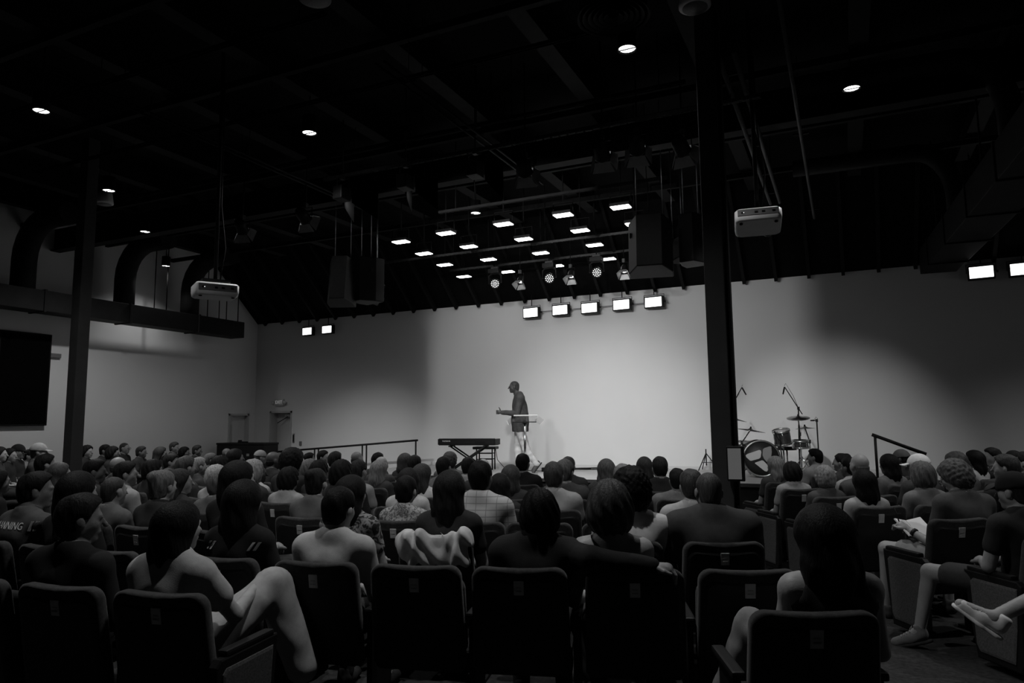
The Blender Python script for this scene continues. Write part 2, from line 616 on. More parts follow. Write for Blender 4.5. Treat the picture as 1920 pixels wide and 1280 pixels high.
# ------------------------------------------------------------------ lighting bars (struts) hung across the house
bars = [(4.83, -9.5, -4.1, 'thin black strut across the ceiling nearest the camera'),
        (6.2, -10.6, -1.5, 'black strut across the ceiling in front of the columns'),
        (7.62, -10.4, -1.4, 'black strut across the ceiling just behind the columns'),
        (7.35, -6.2, -.6, 'perforated steel strut carrying the house spotlights'),
        (9.35, -5.6, -2.0, 'short black strut over the front rows'),
        (11.85, -9.0, -2.6, 'perforated strut above the front edge of the stage'),
        (13.15, -7.6, -2.9, 'perforated strut over the stage carrying the moving lights')]
for y, x0, x1, lab in bars:
    bz = 5.35 if y in (4.83, 6.2, 7.62) else 4.9
    b = empty('lighting_bar', ((x0 + x1) / 2, y, bz), label=lab, cat='strut', group='struts hung under the ceiling')
    L_ = x1 - x0
    g = MB()
    g.box((0, -.019, 0), (L_, .003, .04))
    g.box((0, .019, 0), (L_, .003, .04))
    g.box((0, 0, .019), (L_, .04, .003))
    g.build('channel', M_STRUT if y in (7.35, 11.85, 13.15) else M_STEEL_BLK, b)
    if y in (7.35, 11.85, 13.15):
        h = MB()
        for k in range(int(L_ / .10)):
            h.box((-L_ / 2 + .05 + k * .10, 0, -.0195), (.07, .024, .003))
        o = h.build('perforated_strip', M_BLACK_MATTE, b)
        o['kind'] = 'stuff'
    zt = CEIL_Z - bz if y < SLOPE_Y else (4.40 + (WY1 - y) * .879) - 4.9
    for k in range(int(L_ / 1.9) + 1):
        x = -L_ / 2 + .3 + k * (L_ - .6) / max(1, int(L_ / 1.9))
        MB().tube([(x, 0, .02), (x, 0, zt)], .006, 6).build('hanger_rod', M_STEEL_BLK, b)

# conduits and cross struts running towards the stage
for i, (x, y0, y1, z, lab) in enumerate(((-7.0, 4.2, 9.4, 5.15, 'pair of thin conduits running under the ceiling left of centre'),
                                         (-3.9, 5.4, 9.4, 5.1, 'pair of thin conduits running under the ceiling over the centre block'),
                                         (-.82, 6.5, 11.6, 5.0, 'black cable tray of two rails running from the right column towards the stage'),
                                         (-.30, 5.0, 12.8, 5.0, 'single thin pipe running towards the stage above the right projector'))):
    t = empty('conduit_run', (x, (y0 + y1) / 2, z), label=lab, cat='conduit')
    hy = (y1 - y0) / 2
    for dx in ((0,) if i == 3 else (-.07, .07) if i == 2 else (-.05, .05)):
        MB().tube([(dx, -hy, 0), (dx, hy, 0)], {2: .026, 3: .02}.get(i, .014), 8).build('conduit', M_STRUT if i > 1 else M_STEEL_BLK, t)
    for yy in (-hy + .5, 0, hy - .5):
        MB().box((0, yy, .02), (.18, .03, .02)).build('clip', M_STEEL_BLK, t)
        MB().tube([(0, yy, .03), (0, yy, CEIL_Z - z)], .005, 6).build('hanger_rod', M_STEEL_BLK, t)

# ------------------------------------------------------------------ downlights
dl_body = MB().lathe([(.0, .22), (.088, .22), (.092, .01), (.097, 0), (.086, 0), (.080, .02)], 24).mesh('housing', M_BLACK)
dl_lens = MB().lathe([(.0, .018), (.080, .018), (.080, .012), (.0, .012)], 24).mesh('lens', E_LENS)
dl_bar = MB().box((0, 0, .004), (.165, .010, .008)).mesh('baffle_bar', M_BLACK)
dl_stem = MB().tube([(0, 0, .22), (0, 0, .80)], .010, 6).mesh('stem', M_STEEL_BLK)
for px, py, lab in ((1176, 93, 'bright round downlight high above the centre, left of the right column head'),
                    (77, 209, 'bright round downlight at the far upper left of the ceiling'),
                    (580, 250, 'bright round downlight over the left of the centre seating'),
                    (204, 358, 'bright round downlight above the head of the left column'),
                    (1597, 167, 'bright round downlight right of the right column'),
                    (892, 400, 'small round downlight left of the grid of stage panels'),
                    (272, 435, 'second farthest round downlight by the left wall duct'),
                    (311, 499, 'farthest round downlight just left of the left projector')):
    p = on_z(px, py, 5.2)
    d = empty('downlight', tuple(p), label=lab, cat='ceiling light', group='round house downlights')
    link('housing', dl_body, d)
    link('lens', dl_lens, d)
    link('baffle_bar', dl_bar, d)
    link('stem', dl_stem, d)
    lamp('lamp', 'SPOT', E_DOWNLIGHT * {311: .35, 272: 1.15, 204: 2.0}.get(px, 1.0), (0, 0, -.03), d, (0, 0, -1), .07, {272: 150, 311: 130}.get(px, 112), .7 if px == 272 else .95)
for x, y, k, lab in ((-1.9, 3.4, 1.3, 'unseen round downlight over the nearest seats, above the picture'), (-5.4, 3.0, 1.25, 'unseen round downlight over the near left seats, above the picture'),
                     (3.2, 6.4, 1.0, 'unseen round downlight over the right block, beyond the right picture edge'), (4.2, 10.6, 2.0, 'unseen round downlight before the right of the back wall, beyond the picture edge')):
    d = empty('downlight', (x, y, 5.2), label=lab, cat='ceiling light', group='round house downlights')  # unseen, added to brighten the near seats and the right back wall
    for nm, me in (('housing', dl_body), ('lens', dl_lens), ('baffle_bar', dl_bar), ('stem', dl_stem)):
        link(nm, me, d)
    lamp('lamp', 'SPOT', E_DOWNLIGHT * k, (0, 0, -.03), d, (0, 0, -1), .07, 120, .9)

# round ceiling speakers and air diffuser
for px, py, lab, rr in ((195, 383, 'round pale ceiling speaker beside the left column head', .14), (1303, 15, 'round pale ceiling speaker at the head of the right column', .14),
                        (590, 1, 'round dark ceiling speaker at the top edge above the centre left', .14)):
    c = empty('ceiling_speaker', tuple(on_z(px, py, 5.25)), label=lab, cat='speaker', group='round ceiling speakers')
    MB().lathe([(0, 0), (rr - .02, 0), (rr, .012), (rr, .03), (rr - .03, .22), (0, .23)], 24).build('can', M_WHITE if px != 590 else M_GRILLE, c)
    MB().lathe([(0, -.004), (rr - .03, -.004), (rr - .03, 0)], 24).build('grille', M_GRILLE, c)
    MB().tube([(0, 0, .22), (0, 0, .75)], .012, 6).build('stem', M_STEEL_BLK, c)
ad = empty('air_diffuser', tuple(on_z(1150, 28, 5.35)), label='large round black air diffuser with concentric rings at the top edge', cat='air vent')
for k in range(6):
    r0 = .05 + k * .05
    MB().lathe([(r0, .0), (r0 + .035, -.03), (r0 + .038, -.026), (r0 + .004, .006), (r0, 0)], 28).build('ring', M_DUCT, ad)
MB().lathe([(.31, -.02), (.31, .25), (.2, .5), (.2, .64), (.0, .64)], 24).build('neck', M_DUCT, ad)

# ------------------------------------------------------------------ square light panels over the stage
pn_case = MB().rbox((0, 0, .035), (.315, .20, .05), .008).mesh('casing', M_BLACK)
pn_face = MB().box((0, 0, .004), (.285, .17, .012)).mesh('diffuser', E_PANEL)
pn_yoke = MB().tube([(-.165, 0, .04), (-.165, 0, .22), (.165, 0, .22), (.165, 0, .04)], .008, 6).mesh('yoke', M_STEEL_BLK)
panel_px = [[(752, 454), (836, 438), (944, 421), (1056, 404), (1164, 389)],
            [(795, 476), (879, 463), (982, 449), (1088, 433), (1190, 420)],
            [(834, 497), (916, 487), (1014, 475), (1115, 460)],
            [(870, 519), (951, 510), (1043, 499), (1140, 486)]]
rowname = ('nearest the house', 'second from the house', 'third from the house', 'nearest the wall')
colname = ('leftmost', 'second from the left', 'third from the left', 'fourth from the left', 'fifth from the left')
for j, rowp in enumerate(panel_px):
    for i, (px, py) in enumerate(rowp):
        p = on_z(px, py, 4.86)
        pnl = empty('stage_light', tuple(p), label='bright square stage ceiling panel, %s in the row %s' % (colname[i], rowname[j]), cat='stage light',
                    group='square light panels over the stage')
        link('casing', pn_case, pnl)
        link('diffuser', pn_face, pnl)
        link('yoke', pn_yoke, pnl)
        zt = min(CEIL_Z - .004, 4.375 + (WY1 - p[1]) * .879) - p[2]
        MB().tube([(0, 0, .22), (0, 0, zt)], .012, 6).build('stem', M_STEEL_BLK, pnl)

# ------------------------------------------------------------------ light boxes along the top of the back wall
bx_case = MB().rbox((0, .05, 0), (.40, .11, .25), .012).mesh('casing', M_BLACK)
bx_face = MB().box((0, -.008, 0), (.345, .008, .195)).mesh('diffuser', E_BOX)
bx_knob = MB().lathe([(0, 0), (.022, 0), (.022, .03), (0, .03)], 10, rot=aim_rot((1, 0, 0))).mesh('tilt_knob', M_BLACK)
bx_yoke = MB().tube([(-.215, .05, 0), (-.215, .05, .16), (.215, .05, .16), (.215, .05, 0)], .008, 6).mesh('yoke', M_STEEL_BLK)
box_names = ('leftmost of the five middle', 'second of the five middle', 'third of the five middle', 'fourth of the five middle', 'rightmost of the five middle')
boxes = [(px, py, 'bright white light box on the back wall, %s boxes' % nm, 1) for (px, py), nm in zip(((995, 586), (1050, 581), (1105, 577), (1165, 571), (1225, 566)), box_names)]
boxes += [(576, 621, 'bright light box near the left corner, the left of a pair', .9), (613, 617.5, 'bright light box near the left corner, the right of a pair', .9),
          (1840, 510, 'bright light box at the far right of the back wall, fully in view', 1), (1918, 504, 'bright light box cut by the right picture edge', 1)]
for px, py, lab, sc in boxes:
    p = on_y(px, py, 14.56)
    b = empty('light_box', tuple(p), radians(-6), lab, 'stage light', 'white light boxes along the back wall')
    b.scale = (1.02 * sc, 1, 1.0 * sc)
    for nm, me in (('casing', bx_case), ('diffuser', bx_face), ('yoke', bx_yoke)):
        link(nm, me, b)
    MB().tube([(0, .05, .16), (0, .05, (4.40 + (WY1 - 14.61) * .879 - .02 - p[2]) / sc)], .010, 6).build('drop_rod', M_STEEL_BLK, b)
    link('tilt_knob', bx_knob, b, (.215, .05, 0))
bp = empty('box_support_pipe', (-4.98, 14.66, 4.10), label='thin pipe joining the five middle light boxes', cat='pipe')
MB().tube([(-1.5, 0, 0), (1.5, 0, 0)], .008, 8).build('pipe', M_GRILLE, bp)

# ------------------------------------------------------------------ moving heads and small cans over the stage
def moving_head(px, py, lab, e):
    p = on_y(px, py, 13.0)
    d = Vector(CAM - p).normalized()
    d = (d + Vector((0, 0, -.25))).normalized()
    t = empty('moving_light', tuple(p), label=lab, cat='stage light', group='moving lights over the stage')
    R_ = aim_rot(d)
    MB().lathe([(0, -.16), (.07, -.15), (.095, -.05), (.105, .02), (.105, .05), (.095, .05), (.095, .03), (0, .03)], 20, rot=R_).build('head', M_BLACK, t)
    lens = MB()
    k = 0
    for rr, n in ((0, 1), (.036, 6), (.072, 12)):
        for j in range(n):
            a = 2 * pi * j / n
            c = R_ @ Vector((rr * cos(a), rr * sin(a), .034))
            lens.lathe([(0, .002), (.0115, .002), (.0115, 0), (0, 0)], 8, c=c, rot=R_)
    lens.build('led_cluster', e, t)
    MB().tube([(-.14, 0, 0), (-.14, 0, .16), (-.08, 0, .2), (.08, 0, .2), (.14, 0, .16), (.14, 0, 0)], .016, 8).build('yoke', M_BLACK, t)
    MB().rbox((0, 0, .25), (.24, .18, .09), .01).build('base', M_BLACK, t)
    MB().box((0, 0, .32), (.16, .05, .05)).build('clamp', M_STRUT, t)
    MB().tube([(0, 0, .34), (0, 0, min(CEIL_Z - .004, 4.375 + (WY1 - p[1]) * .879) - p[2])], .009, 6).build('drop_rod', M_STEEL_BLK, t)


moving_head(928, 531, 'round LED moving light over the stage, leftmost of three', E_LED)
moving_head(1030, 521, 'round LED moving light over the stage, middle of three', E_LED)
moving_head(1119, 510, 'round LED moving light over the stage, rightmost of three', E_LED)


def spot_can(p, target, lab, name='stage_spotlight', doors=True, mouth=None, R0=.075, grp=None, L=.20):
    p = Vector(p)
    d = (Vector(target) - p).normalized()
    t = empty(name, tuple(p), label=lab, cat='stage light', group=grp)
    R_ = aim_rot(d)
    MB().lathe([(0, -L), (R0 * .7, -L), (R0, -L * .6), (R0, .0), (R0 * 1.08, .01), (R0 * 1.08, .02), (R0 * .9, .02), (R0 * .9, -.02)], 18, rot=R_).build('can', M_BLACK, t)
    if mouth is not None:
        MB().lathe([(0, -.01), (R0 * .88, -.01), (R0 * .88, -.02), (0, -.02)], 18, rot=R_).build('lamp_mouth', mouth, t)
    if doors:
        for k in range(4):
            a = pi / 2 * k
            q = Matrix.Rotation(a, 3, 'Z')
            b = MB()
            w1, w2 = R0 * .95, R0 * 1.5
            V = [(-w1, R0, .02), (w1, R0, .02), (w2, R0 * 1.75, .12), (-w2, R0 * 1.75, .12)]
            V = [Vector(v) for v in V] + [Vector(v) + Vector((0, .003, -.001)) for v in V]
            b._add([R_ @ (q @ v) for v in V], [(0, 1, 2, 3), (7, 6, 5, 4), (0, 4, 5, 1), (1, 5, 6, 2), (2, 6, 7, 3), (3, 7, 4, 0)])
            b.build('barn_door', M_DOORFLAP, t)
    side = R_ @ Vector((1, 0, 0))
    side.z = 0
    side = side.normalized() * (R0 + .02) if side.length > .01 else Vector((R0 + .02, 0, 0))
    top = Vector((0, 0, .17))
    MB().tube([side, side + top, -side + top, -side], .007, 6).build('yoke', M_STEEL_BLK, t)
    MB().box((0, 0, .205), (.05, .06, .07)).build('clamp', M_STRUT, t)
    zr = min(CEIL_Z - .004, 4.375 + (WY1 - p.y) * .879) - p.z
    MB().tube([(0, 0, .23), (0, 0, zr)], .009, 6).build('drop_rod', M_STEEL_BLK, t)
    return t


M_DOORFLAP = mat('barn_door_metal', 0.30, 0.4, 0.5, .1, 20, metal=.3)
for px, py, lab, tx in ((975, 528, 'small stage can with lit shutter flap, left of three beside the moving lights', -7),
                        (1070, 518, 'small stage can with lit shutter flap, middle of three beside the moving lights', -5),
                        (1170, 508, 'small stage can with lit shutter flap, right of three beside the moving lights', -3)):
    p = on_y(px, py, 13.0)
    spot_can(p, (tx * .15 + p[0] * .85, 11.0, .6), lab, mouth=E_LIT, grp='small cans over the stage', R0=.065, L=.14)
for px, py, lab, tx in ((455, 432, 'black spotlight with shutter flaps, left of the pair over the left seating', (-11.0, 14.75, -.7)),
                        (573, 411, 'black spotlight with shutter flaps, right of the pair over the left seating', (-8.0, 14.75, .9)),
                        (985, 322, 'black spotlight with shutter flaps on the perforated strut, leftmost of four', (-4.7, 14.75, .6)),
                        (1130, 292, 'black spotlight with shutter flaps on the perforated strut, second of four', (-3.2, 14.75, .9)),
                        (1195, 280, 'black spotlight with glinting shutter flaps on the perforated strut, third of four', (-3.2, 14.75, .9)),
                        (1280, 282, 'black spotlight with glinting shutter flaps right next to the right column', (-.3, 14.75, .9))):
    p = on_z(px, py, 4.62)
    tgt = tx or (-5.8, 13, 1.5)
    t = spot_can(p, tgt, lab, 'house_spotlight', True, E_LIT, .085, 'spotlights over the seating')
    if px in (455, 985, 1280):
        d = (Vector(tgt) - Vector(p)).normalized()
        lamp('lamp', 'SPOT', E_LOW_WASH * {985: 1.5, 455: 1.0}.get(px, 1.0), d * .03, t, d, .07, {985: 50, 455: 46}.get(px, 36), 1.0)

# added wash lights, shutters shaped to edge the pool on the back wall
for x0, wh in ((-5.9, 'left'), (-4.9, 'middle'), (-3.9, 'right')):
    wl = empty('added_wash_light', (x0, 7.47, 4.66), label='added black wash light with two light-shaping shutters, %s of three on the perforated strut' % wh, cat='stage light', group='added wash lights on the perforated strut')
    MB().rbox((0, -.12, 0), (.15, .2, .18), .015).build('lamp_body', M_BLACK, wl)
    for sgn, tn in ((-1, (x0 + 9.1) / 7.28), (1, (-.56 - x0) / 7.28)):
        b = MB()
        V = [Vector(v) for v in ((sgn * .075, .0, -.10), (sgn * tn * .34, .34, -.26), (sgn * tn * .34, .34, .16), (sgn * .075, .0, .09))]
        V = V + [v + Vector((sgn * .004, 0, 0)) for v in V]
        b._add(V, [(0, 1, 2, 3), (7, 6, 5, 4), (0, 4, 5, 1), (1, 5, 6, 2), (2, 6, 7, 3), (3, 7, 4, 0)])
        b.build('side_shutter', mat('velvet_black', .0012, 1.0, 0.0), wl)  # near-zero black so the added shutters catch no glint
    MB().tube([(-.10, -.1, 0), (-.10, -.1, .2), (.10, -.1, .2), (.10, -.1, 0)], .008, 6).build('yoke', M_STEEL_BLK, wl)
    MB().box((0, -.11, .22), (.05, .06, .05)).build('clamp', M_STRUT, wl)
    MB().tube([(0, -.11, .24), (0, -.11, CEIL_Z - .004 - 4.66)], .009, 6).build('drop_rod', M_STEEL_BLK, wl)
    lamp('lamp', 'SPOT', E_FRONT_WASH / 3.0, (0, .0, 0), wl, (0, 1, -.50), .016, 104, 1.0)

# ------------------------------------------------------------------ projectors
def projector(px, py, z, yaw, lab, tilt=0.0):
    p = at_depth(px, py, z)
    t = empty('projector', tuple(p), yaw, lab, 'projector', 'ceiling projectors')
    b = MB()
    b.loft(rrect(.46, .36, .05, 4), [(-.075, .03), (-.06, .008), (-.02, 0), (.05, 0), (.07, .02)], lambda a, c, h: (a, c, h))
    b.build('case', M_PROJ, t)
    MB().box((0, -.182, .015), (.40, .006, .07)).build('rear_panel', mat('grey_connector_panel', .16, .5), t)
    for x in (-.15, -.02, .05, .15):
        MB().box((x, -.187, .012), (.03, .006, .018)).build('port', M_BLACK, t)
    MB().box((-.14, -.192, .01), (.008, .004, .008)).build('indicator', E_SMALL, t)
    MB().lathe([(0, .0), (.06, 0), (.06, .04), (.045, .045), (0, .03)], 18, c=(.1, .18, .0), rot=aim_rot((0, 1, 0))).build('lens', M_BLACK, t)
    for sx in (-.17, .17):
        MB().lathe([(.018, -.085), (.018, -.075), (0, -.085)], 10, c=(sx, -.12, 0)).build('foot', M_BLACK, t)
    MB().box((0, 0, .11), (.30, .20, .025)).build('mount_plate', M_BLACK, t)
    MB().tube([(-.12, 0, .07), (-.12, 0, .11)], .01).build('mount_leg', M_BLACK, t)
    MB().tube([(.12, 0, .07), (.12, 0, .11)], .01).build('mount_leg', M_BLACK, t)
    MB().tube([(0, 0, .12), (0, 0, CEIL_Z - .004 - p[2])], .022, 8).build('pole', M_BLACK, t)
    MB().tube([(.05, 0, .12), (.09, -.03, .5), (.04, .02, 1.0), (.03, 0, CEIL_Z - .5 - p[2])], .008, 6).build('cable', M_RUBBER, t)
    for o in t.children:
        if o.name.split('.')[0] not in ('pole', 'cable', 'mount_plate', 'mount_leg'):
            o.rotation_euler = (tilt, 0, 0)


projector(1421, 416, 7.4, radians(8), 'white projector hung from the ceiling right of the right column', radians(-16))
projector(403, 546, 8.0, radians(58), 'white projector hung from the ceiling in front of the left wall')

# ------------------------------------------------------------------ hanging loudspeakers
def loudspeaker(p, w, h, d, rz, tilt, lab, m=M_BLACK):
    t = empty('loudspeaker', tuple(p), rz, lab, 'loudspeaker', 'hanging loudspeakers')
    R_ = Matrix.Rotation(tilt, 3, 'X')
    o = [(-w / 2, d / 2), (w / 2, d / 2), (w / 2, d * .1), (w * .28, -d / 2), (-w * .28, -d / 2), (-w / 2, d * .1)]
    MB().loft(o, [(-h / 2, .012), (-h / 2 + .012, 0), (h / 2 - .012, 0), (h / 2, .012)], lambda a, c, z: R_ @ Vector((a, c, z)), False).build('cabinet', m, t)
    MB().box(R_ @ Vector((0, d / 2 + .006, 0)), (w * .92, .012, h * .94), R_).build('front_grille', M_BLACK_MATTE, t)
    for s_ in (-1, 1):
        MB().box(R_ @ Vector((s_ * w * .44, -d * .02, .15)), (.02, .10, .06), R_).build('handle', M_BLACK_MATTE, t)
        a = R_ @ Vector((s_ * w * .3, 0, h / 2))
        MB().tube([a, (a.x, a.y, CEIL_Z - .004 - p[2])], .006, 6).build('suspension_cable', M_METAL, t)


M_SPK = mat('charcoal_cabinet_paint', .05, .6, .3, .15, 20)
loudspeaker(at_depth(640, 528, 11.8), .44, .76, .42, radians(24), radians(-12), 'grey side of the left hanging loudspeaker, outer of the left pair', M_SPK)
loudspeaker(at_depth(686, 526, 12.0), .46, .74, .42, radians(-18), radians(0), 'black hanging loudspeaker, inner of the left pair')
loudspeaker(at_depth(700, 548, 12.3), .30, .34, .30, radians(-50), radians(-20), 'small pale angled loudspeaker below the left pair', M_SPK)
loudspeaker(at_depth(1219, 461, 9.5), .58, .74, .46, radians(10), radians(-10), 'large black loudspeaker hanging left of the right column')
loudspeaker(at_depth(1297, 450, 9.9), .36, .68, .42, radians(-12), radians(0), 'black loudspeaker hanging half behind the right column')
loudspeaker(at_depth(1275, 470, 10.3), .28, .30, .26, radians(50), radians(-20), 'small angled loudspeaker between the two right loudspeakers', M_SPK)

# ================================================================== THINGS ON AND AROUND THE STAGE
SH = STAGE_H
# ------------------------------------------------------------------ clear lectern
M_EDGE_GLINT = mat('acrylic_edge_glint', .85, .2, .6, .03, 30)  # near-white colour paints the bright glint along the acrylic edges
lc = empty('lectern', (-5.54, 12.42, SH), radians(20), 'clear acrylic lectern with slim chrome post in front of the speaker', 'lectern')
b = MB()
b.rbox((0, 0, .015), (.46, .38, .03), .006)
b.build('base', M_CLEAR, lc)
MB().tube([(0, .03, .03), (0, 0, 1.0)], .024, 14).build('post', M_CHROME, lc)
MB().lathe([(0, .96), (.05, .96), (.05, 1.0), (.03, 1.02), (0, 1.02)], 14).build('collar', M_BLACK, lc)
Rl = Matrix.Rotation(radians(18), 3, 'X')
MB().rbox((0, .02, 1.05), (.46, .40, .012), .004, Rl).build('reading_top', M_CLEAR, lc)
MB().rbox((0, .215, 1.115), (.46, .016, .02), .003, Rl).build('front_lip', M_EDGE_GLINT, lc)
for sx in (-1, 1):
    q = Matrix.Rotation(sx * radians(38), 3, 'Y') @ Rl
    MB().rbox((sx * .275, .02, 1.015), (.13, .34, .010), .003, q).build('side_wing', M_CLEAR, lc)
    MB().rbox((sx * .327, .02, .975), (.008, .34, .008), .002, q).build('wing_edge', M_EDGE_GLINT, lc)
MB().box((0, -.17, .985), (.46, .02, .016)).build('page_stop', M_CHROME, lc)

# ------------------------------------------------------------------ keyboard on a cross stand, bench behind
kb = empty('keyboard', (-7.02, 12.92, 1.20), radians(8), 'black electric stage keyboard seen from behind', 'keyboard')
b = MB()
prof = [(-.17, 0), (-.15, -.03), (.12, -.03), (.16, 0), (.16, .05), (-.02, .085), (-.13, .11), (-.17, .10)]
n = len(prof)
V = [(x, y, z) for x in (-.60, .60) for y, z in prof]
b._add(V, [tuple(range(n))[::-1], tuple(range(n, 2 * n))] + [(i, (i + 1) % n, (i + 1) % n + n, i + n) for i in range(n)])
b.build('body', M_BLACK, kb)
b = MB()
for i in range(40):
    b.box((-.56 + i * .0285, .10, .078), (.026, .13, .02))
o = b.build('white_keys', M_PAPER, kb)
o['kind'] = 'stuff'
for sx in (-1, 1):
    MB().rbox((sx * .61, -.0, .04), (.025, .32, .12), .01).build('end_cheek', M_BLACK, kb)
text('maker_name', 'YAMAHA', .044, mat('pale_print', .75, .6), kb, (-.43, -.172, .055), (pi / 2, 0, 0), .001)
MB().box((.3, -.172, .03), (.22, .004, .04)).build('socket_strip', M_STEEL_BLK, kb)
ks = empty('keyboard_stand', (-7.02, 12.92, SH), radians(8), 'black cross-legged stand under the keyboard', 'stand')
for yy, s_ in ((-.12, 1), (-.07, -1), (.07, 1), (.12, -1)):
    MB().tube([(-.37 * s_, yy, .03), (.37 * s_, yy, .50)], .017, 8).build('leg', M_BLACK, ks)
for s_ in (-1, 1):
    MB().tube([(.37 * s_, -.24, .02), (.37 * s_, .24, .02)], .016, 8).build('foot_bar', M_BLACK, ks)
    MB().tube([(.37 * s_, -.17, .512), (.37 * s_, .14, .512)], .016, 8).build('top_bar', M_RUBBER, ks)
MB().tube([(0, -.16, .265), (0, .16, .265)], .026, 10).build('pivot', M_BLACK, ks)
bn = empty('keyboard_bench', (-6.96, 13.55, SH), radians(12), 'small black padded bench behind the keyboard', 'bench')
MB().rbox((0, 0, .455), (.50, .30, .055), .015).build('cushion', M_BLACK, bn)
for sx in (-.17, .17):
    for sy in (-.11, .11):
        MB().tube([(sx, sy, 0), (sx, sy, .43)], .014, 8).build('leg', M_STEEL_BLK, bn)
for sy in (-.11, .11):
    for z in (.22, .34):
        MB().tube([(-.17, sy, z), (.17, sy, z)], .009, 8).build('rung', M_STEEL_BLK, bn)
wb = empty('water_bottle', (-7.01, 13.30, SH), label='small clear water bottle standing behind the keyboard stand', cat='bottle')
MB().lathe([(0, 0), (.033, 0), (.033, .14), (.014, .18), (.014, .2)], 14).build('bottle', M_CLEAR, wb)
MB().lathe([(0, .22), (.016, .22), (.016, .198)], 12).build('cap', M_WHITE, wb)
cb = MB().tube([(-6.71, 13.52, 1.07), (-6.66, 13.5, .85), (-6.5, 13.52, .68), (-6.35, 13.5, .65), (-5.9, 13.4, .648), (-5.2, 13.45, .648)], .007, 6)
tag(cb.build('cable', M_RUBBER), 'thin black cable trailing from the bench over the stage floor', 'cable')
pd = MB()
pd.rbox((0, 0, .04), (.16, .12, .08), .012)
pdo = pd.build('pedal_box', M_BLACK, None, (-5.50, 13.35, SH))
tag(pdo, 'small black pedal box on the stage floor right of the walking speaker', 'pedal')
gs = empty('folded_stand', (-4.95, 13.75, SH), radians(10), 'folded black microphone stand lying on the stage floor', 'stand')
MB().tube([(-.45, 0, .035), (.42, .0, .06)], .012, 8).build('tube', M_BLACK, gs)
MB().tube([(-.3, .04, .02), (.40, .02, .03)], .010, 8).build('leg', M_BLACK, gs)
MB().tube([(-.35, -.05, .02), (.25, -.02, .04)], .010, 8).build('leg', M_BLACK, gs)
ts = empty('tripod_foot_stand', tuple(on_z(1325, 882, SH)), label='thin black tripod stand half hidden behind the right column', cat='stand')
for a in (0, 2.1, 4.2):
    MB().tube([(0, 0, .34), (.24 * cos(a), .24 * sin(a), .012)], .010, 6).build('leg', M_BLACK, ts)
    MB().tube([(0, 0, .16), (.13 * cos(a), .13 * sin(a), .16)], .006, 6).build('brace', M_BLACK, ts)
MB().tube([(0, 0, .1), (0, 0, .42)], .012, 8).build('pole', M_BLACK, ts)

# ------------------------------------------------------------------ railings
def railing(name, lab, pts, posts, r=.024):
    t = empty(name, (pts[0][0], pts[0][1], 0), label=lab, cat='railing')
    o = Vector((pts[0][0], pts[0][1], 0))
    MB().tube([Vector(p) - o for p in pts], r, 10).build('handrail', M_BLACK, t)
    for x, y, z0, z1 in posts:
        MB().tube([Vector((x, y, z0)) - o, Vector((x, y, z1)) - o], .019, 8).build('post', M_BLACK, t)
    return t


def rz_at(x):
    return .98 + (x + 12.61) * (1.24 - .98) / 3.71


railing('ramp_railing', 'long sloping black handrail along the ramp left of the keyboard', [(-13.0, 13.9, rz_at(-13.0)), (-8.88, 13.9, rz_at(-8.88))],
        [(x, 13.9, max(0.0, min(.62, .06 + (x + 13) * .151)), rz_at(x)) for x in (-12.9, -11.85, -11.73, -10.42, -10.3, -8.93)])
railing('stair_railing', 'short black handrail sloping down to the right of the drums', [(.33, 12.0, 1.385), (1.02, 12.0, 1.10)],
        [(.37, 12.0, .6, 1.36), (.93, 12.0, .2, 1.13)], .026)

# black equipment case by the doors
ec = empty('equipment_case', (-13.6, 13.45, 0), label='long black equipment case standing in front of the corner doors', cat='case')
MB().rbox((0, 0, .58), (1.55, .5, 1.12), .015).build('body', M_BLACK, ec)
MB().rbox((0, 0, 1.165), (1.57, .52, .05), .01).build('lid', M_BLACK, ec)
for sx in (-.6, .6):
    MB().lathe([(0, 0), (.035, 0), (.035, .03), (0, .03)], 10, c=(sx, -.18, .03), rot=aim_rot((1, 0, 0))).build('caster', M_RUBBER, ec)
    MB().box((sx * .5, -.262, .9), (.09, .02, .06)).build('latch', M_METAL, ec)
ml = empty('case_gadget', (-13.75, 13.45, 1.19), label='small black gadget lying on top of the equipment case', cat='device')  # small gadget on the case lid, gives no light
MB().rbox((0, 0, .015), (.26, .1, .03), .008).build('body', M_BLACK, ml)
MB().rbox((-.1, 0, .045), (.07, .07, .04), .008).build('knob', M_BLACK, ml)

# ------------------------------------------------------------------ drum kit
RY = Matrix.Rotation(pi / 2, 3, 'X')
M_SHELL = mat('dark_drum_shell', .05, .25, .5, .3, 14)
M_HEAD = mat('black_drum_head', .02, .45)
M_LOGO = mat('pale_logo_print', .62, .6)


def drum_shell(parent, R_, c, rad, dep, shell, head, lugs=8, hoop=.014, heads=True):
    c = Vector(c)
    MB().lathe([(rad * .985, -dep / 2), (rad, -dep / 2 + .01), (rad, dep / 2 - .01), (rad * .985, dep / 2)], 32, c=c, rot=R_).build('shell', shell, parent)
    for s_ in (-1, 1):
        z = s_ * dep / 2
        MB().lathe([(rad * .97, z - .016), (rad + hoop, z - .016), (rad + hoop, z + .016), (rad * .97, z + .016), (rad * .97, z - .016)], 32, c=c, rot=R_).build('hoop', M_METAL, parent)
        MB().lathe([(0, z + s_ * .004), (rad * .985, z + s_ * .004), (rad * .985, z), (0, z)], 32, c=c, rot=R_).build('drum_head', head, parent)
    for k in range(lugs):
        a = 2 * pi * k / lugs
        q = R_ @ Vector(((rad + .014) * cos(a), (rad + .014) * sin(a), 0))
        MB().tube([c + q - R_ @ Vector((0, 0, dep / 2)), c + q + R_ @ Vector((0, 0, dep / 2))], .006, 6).build('tension_rod', M_CHROME, parent)


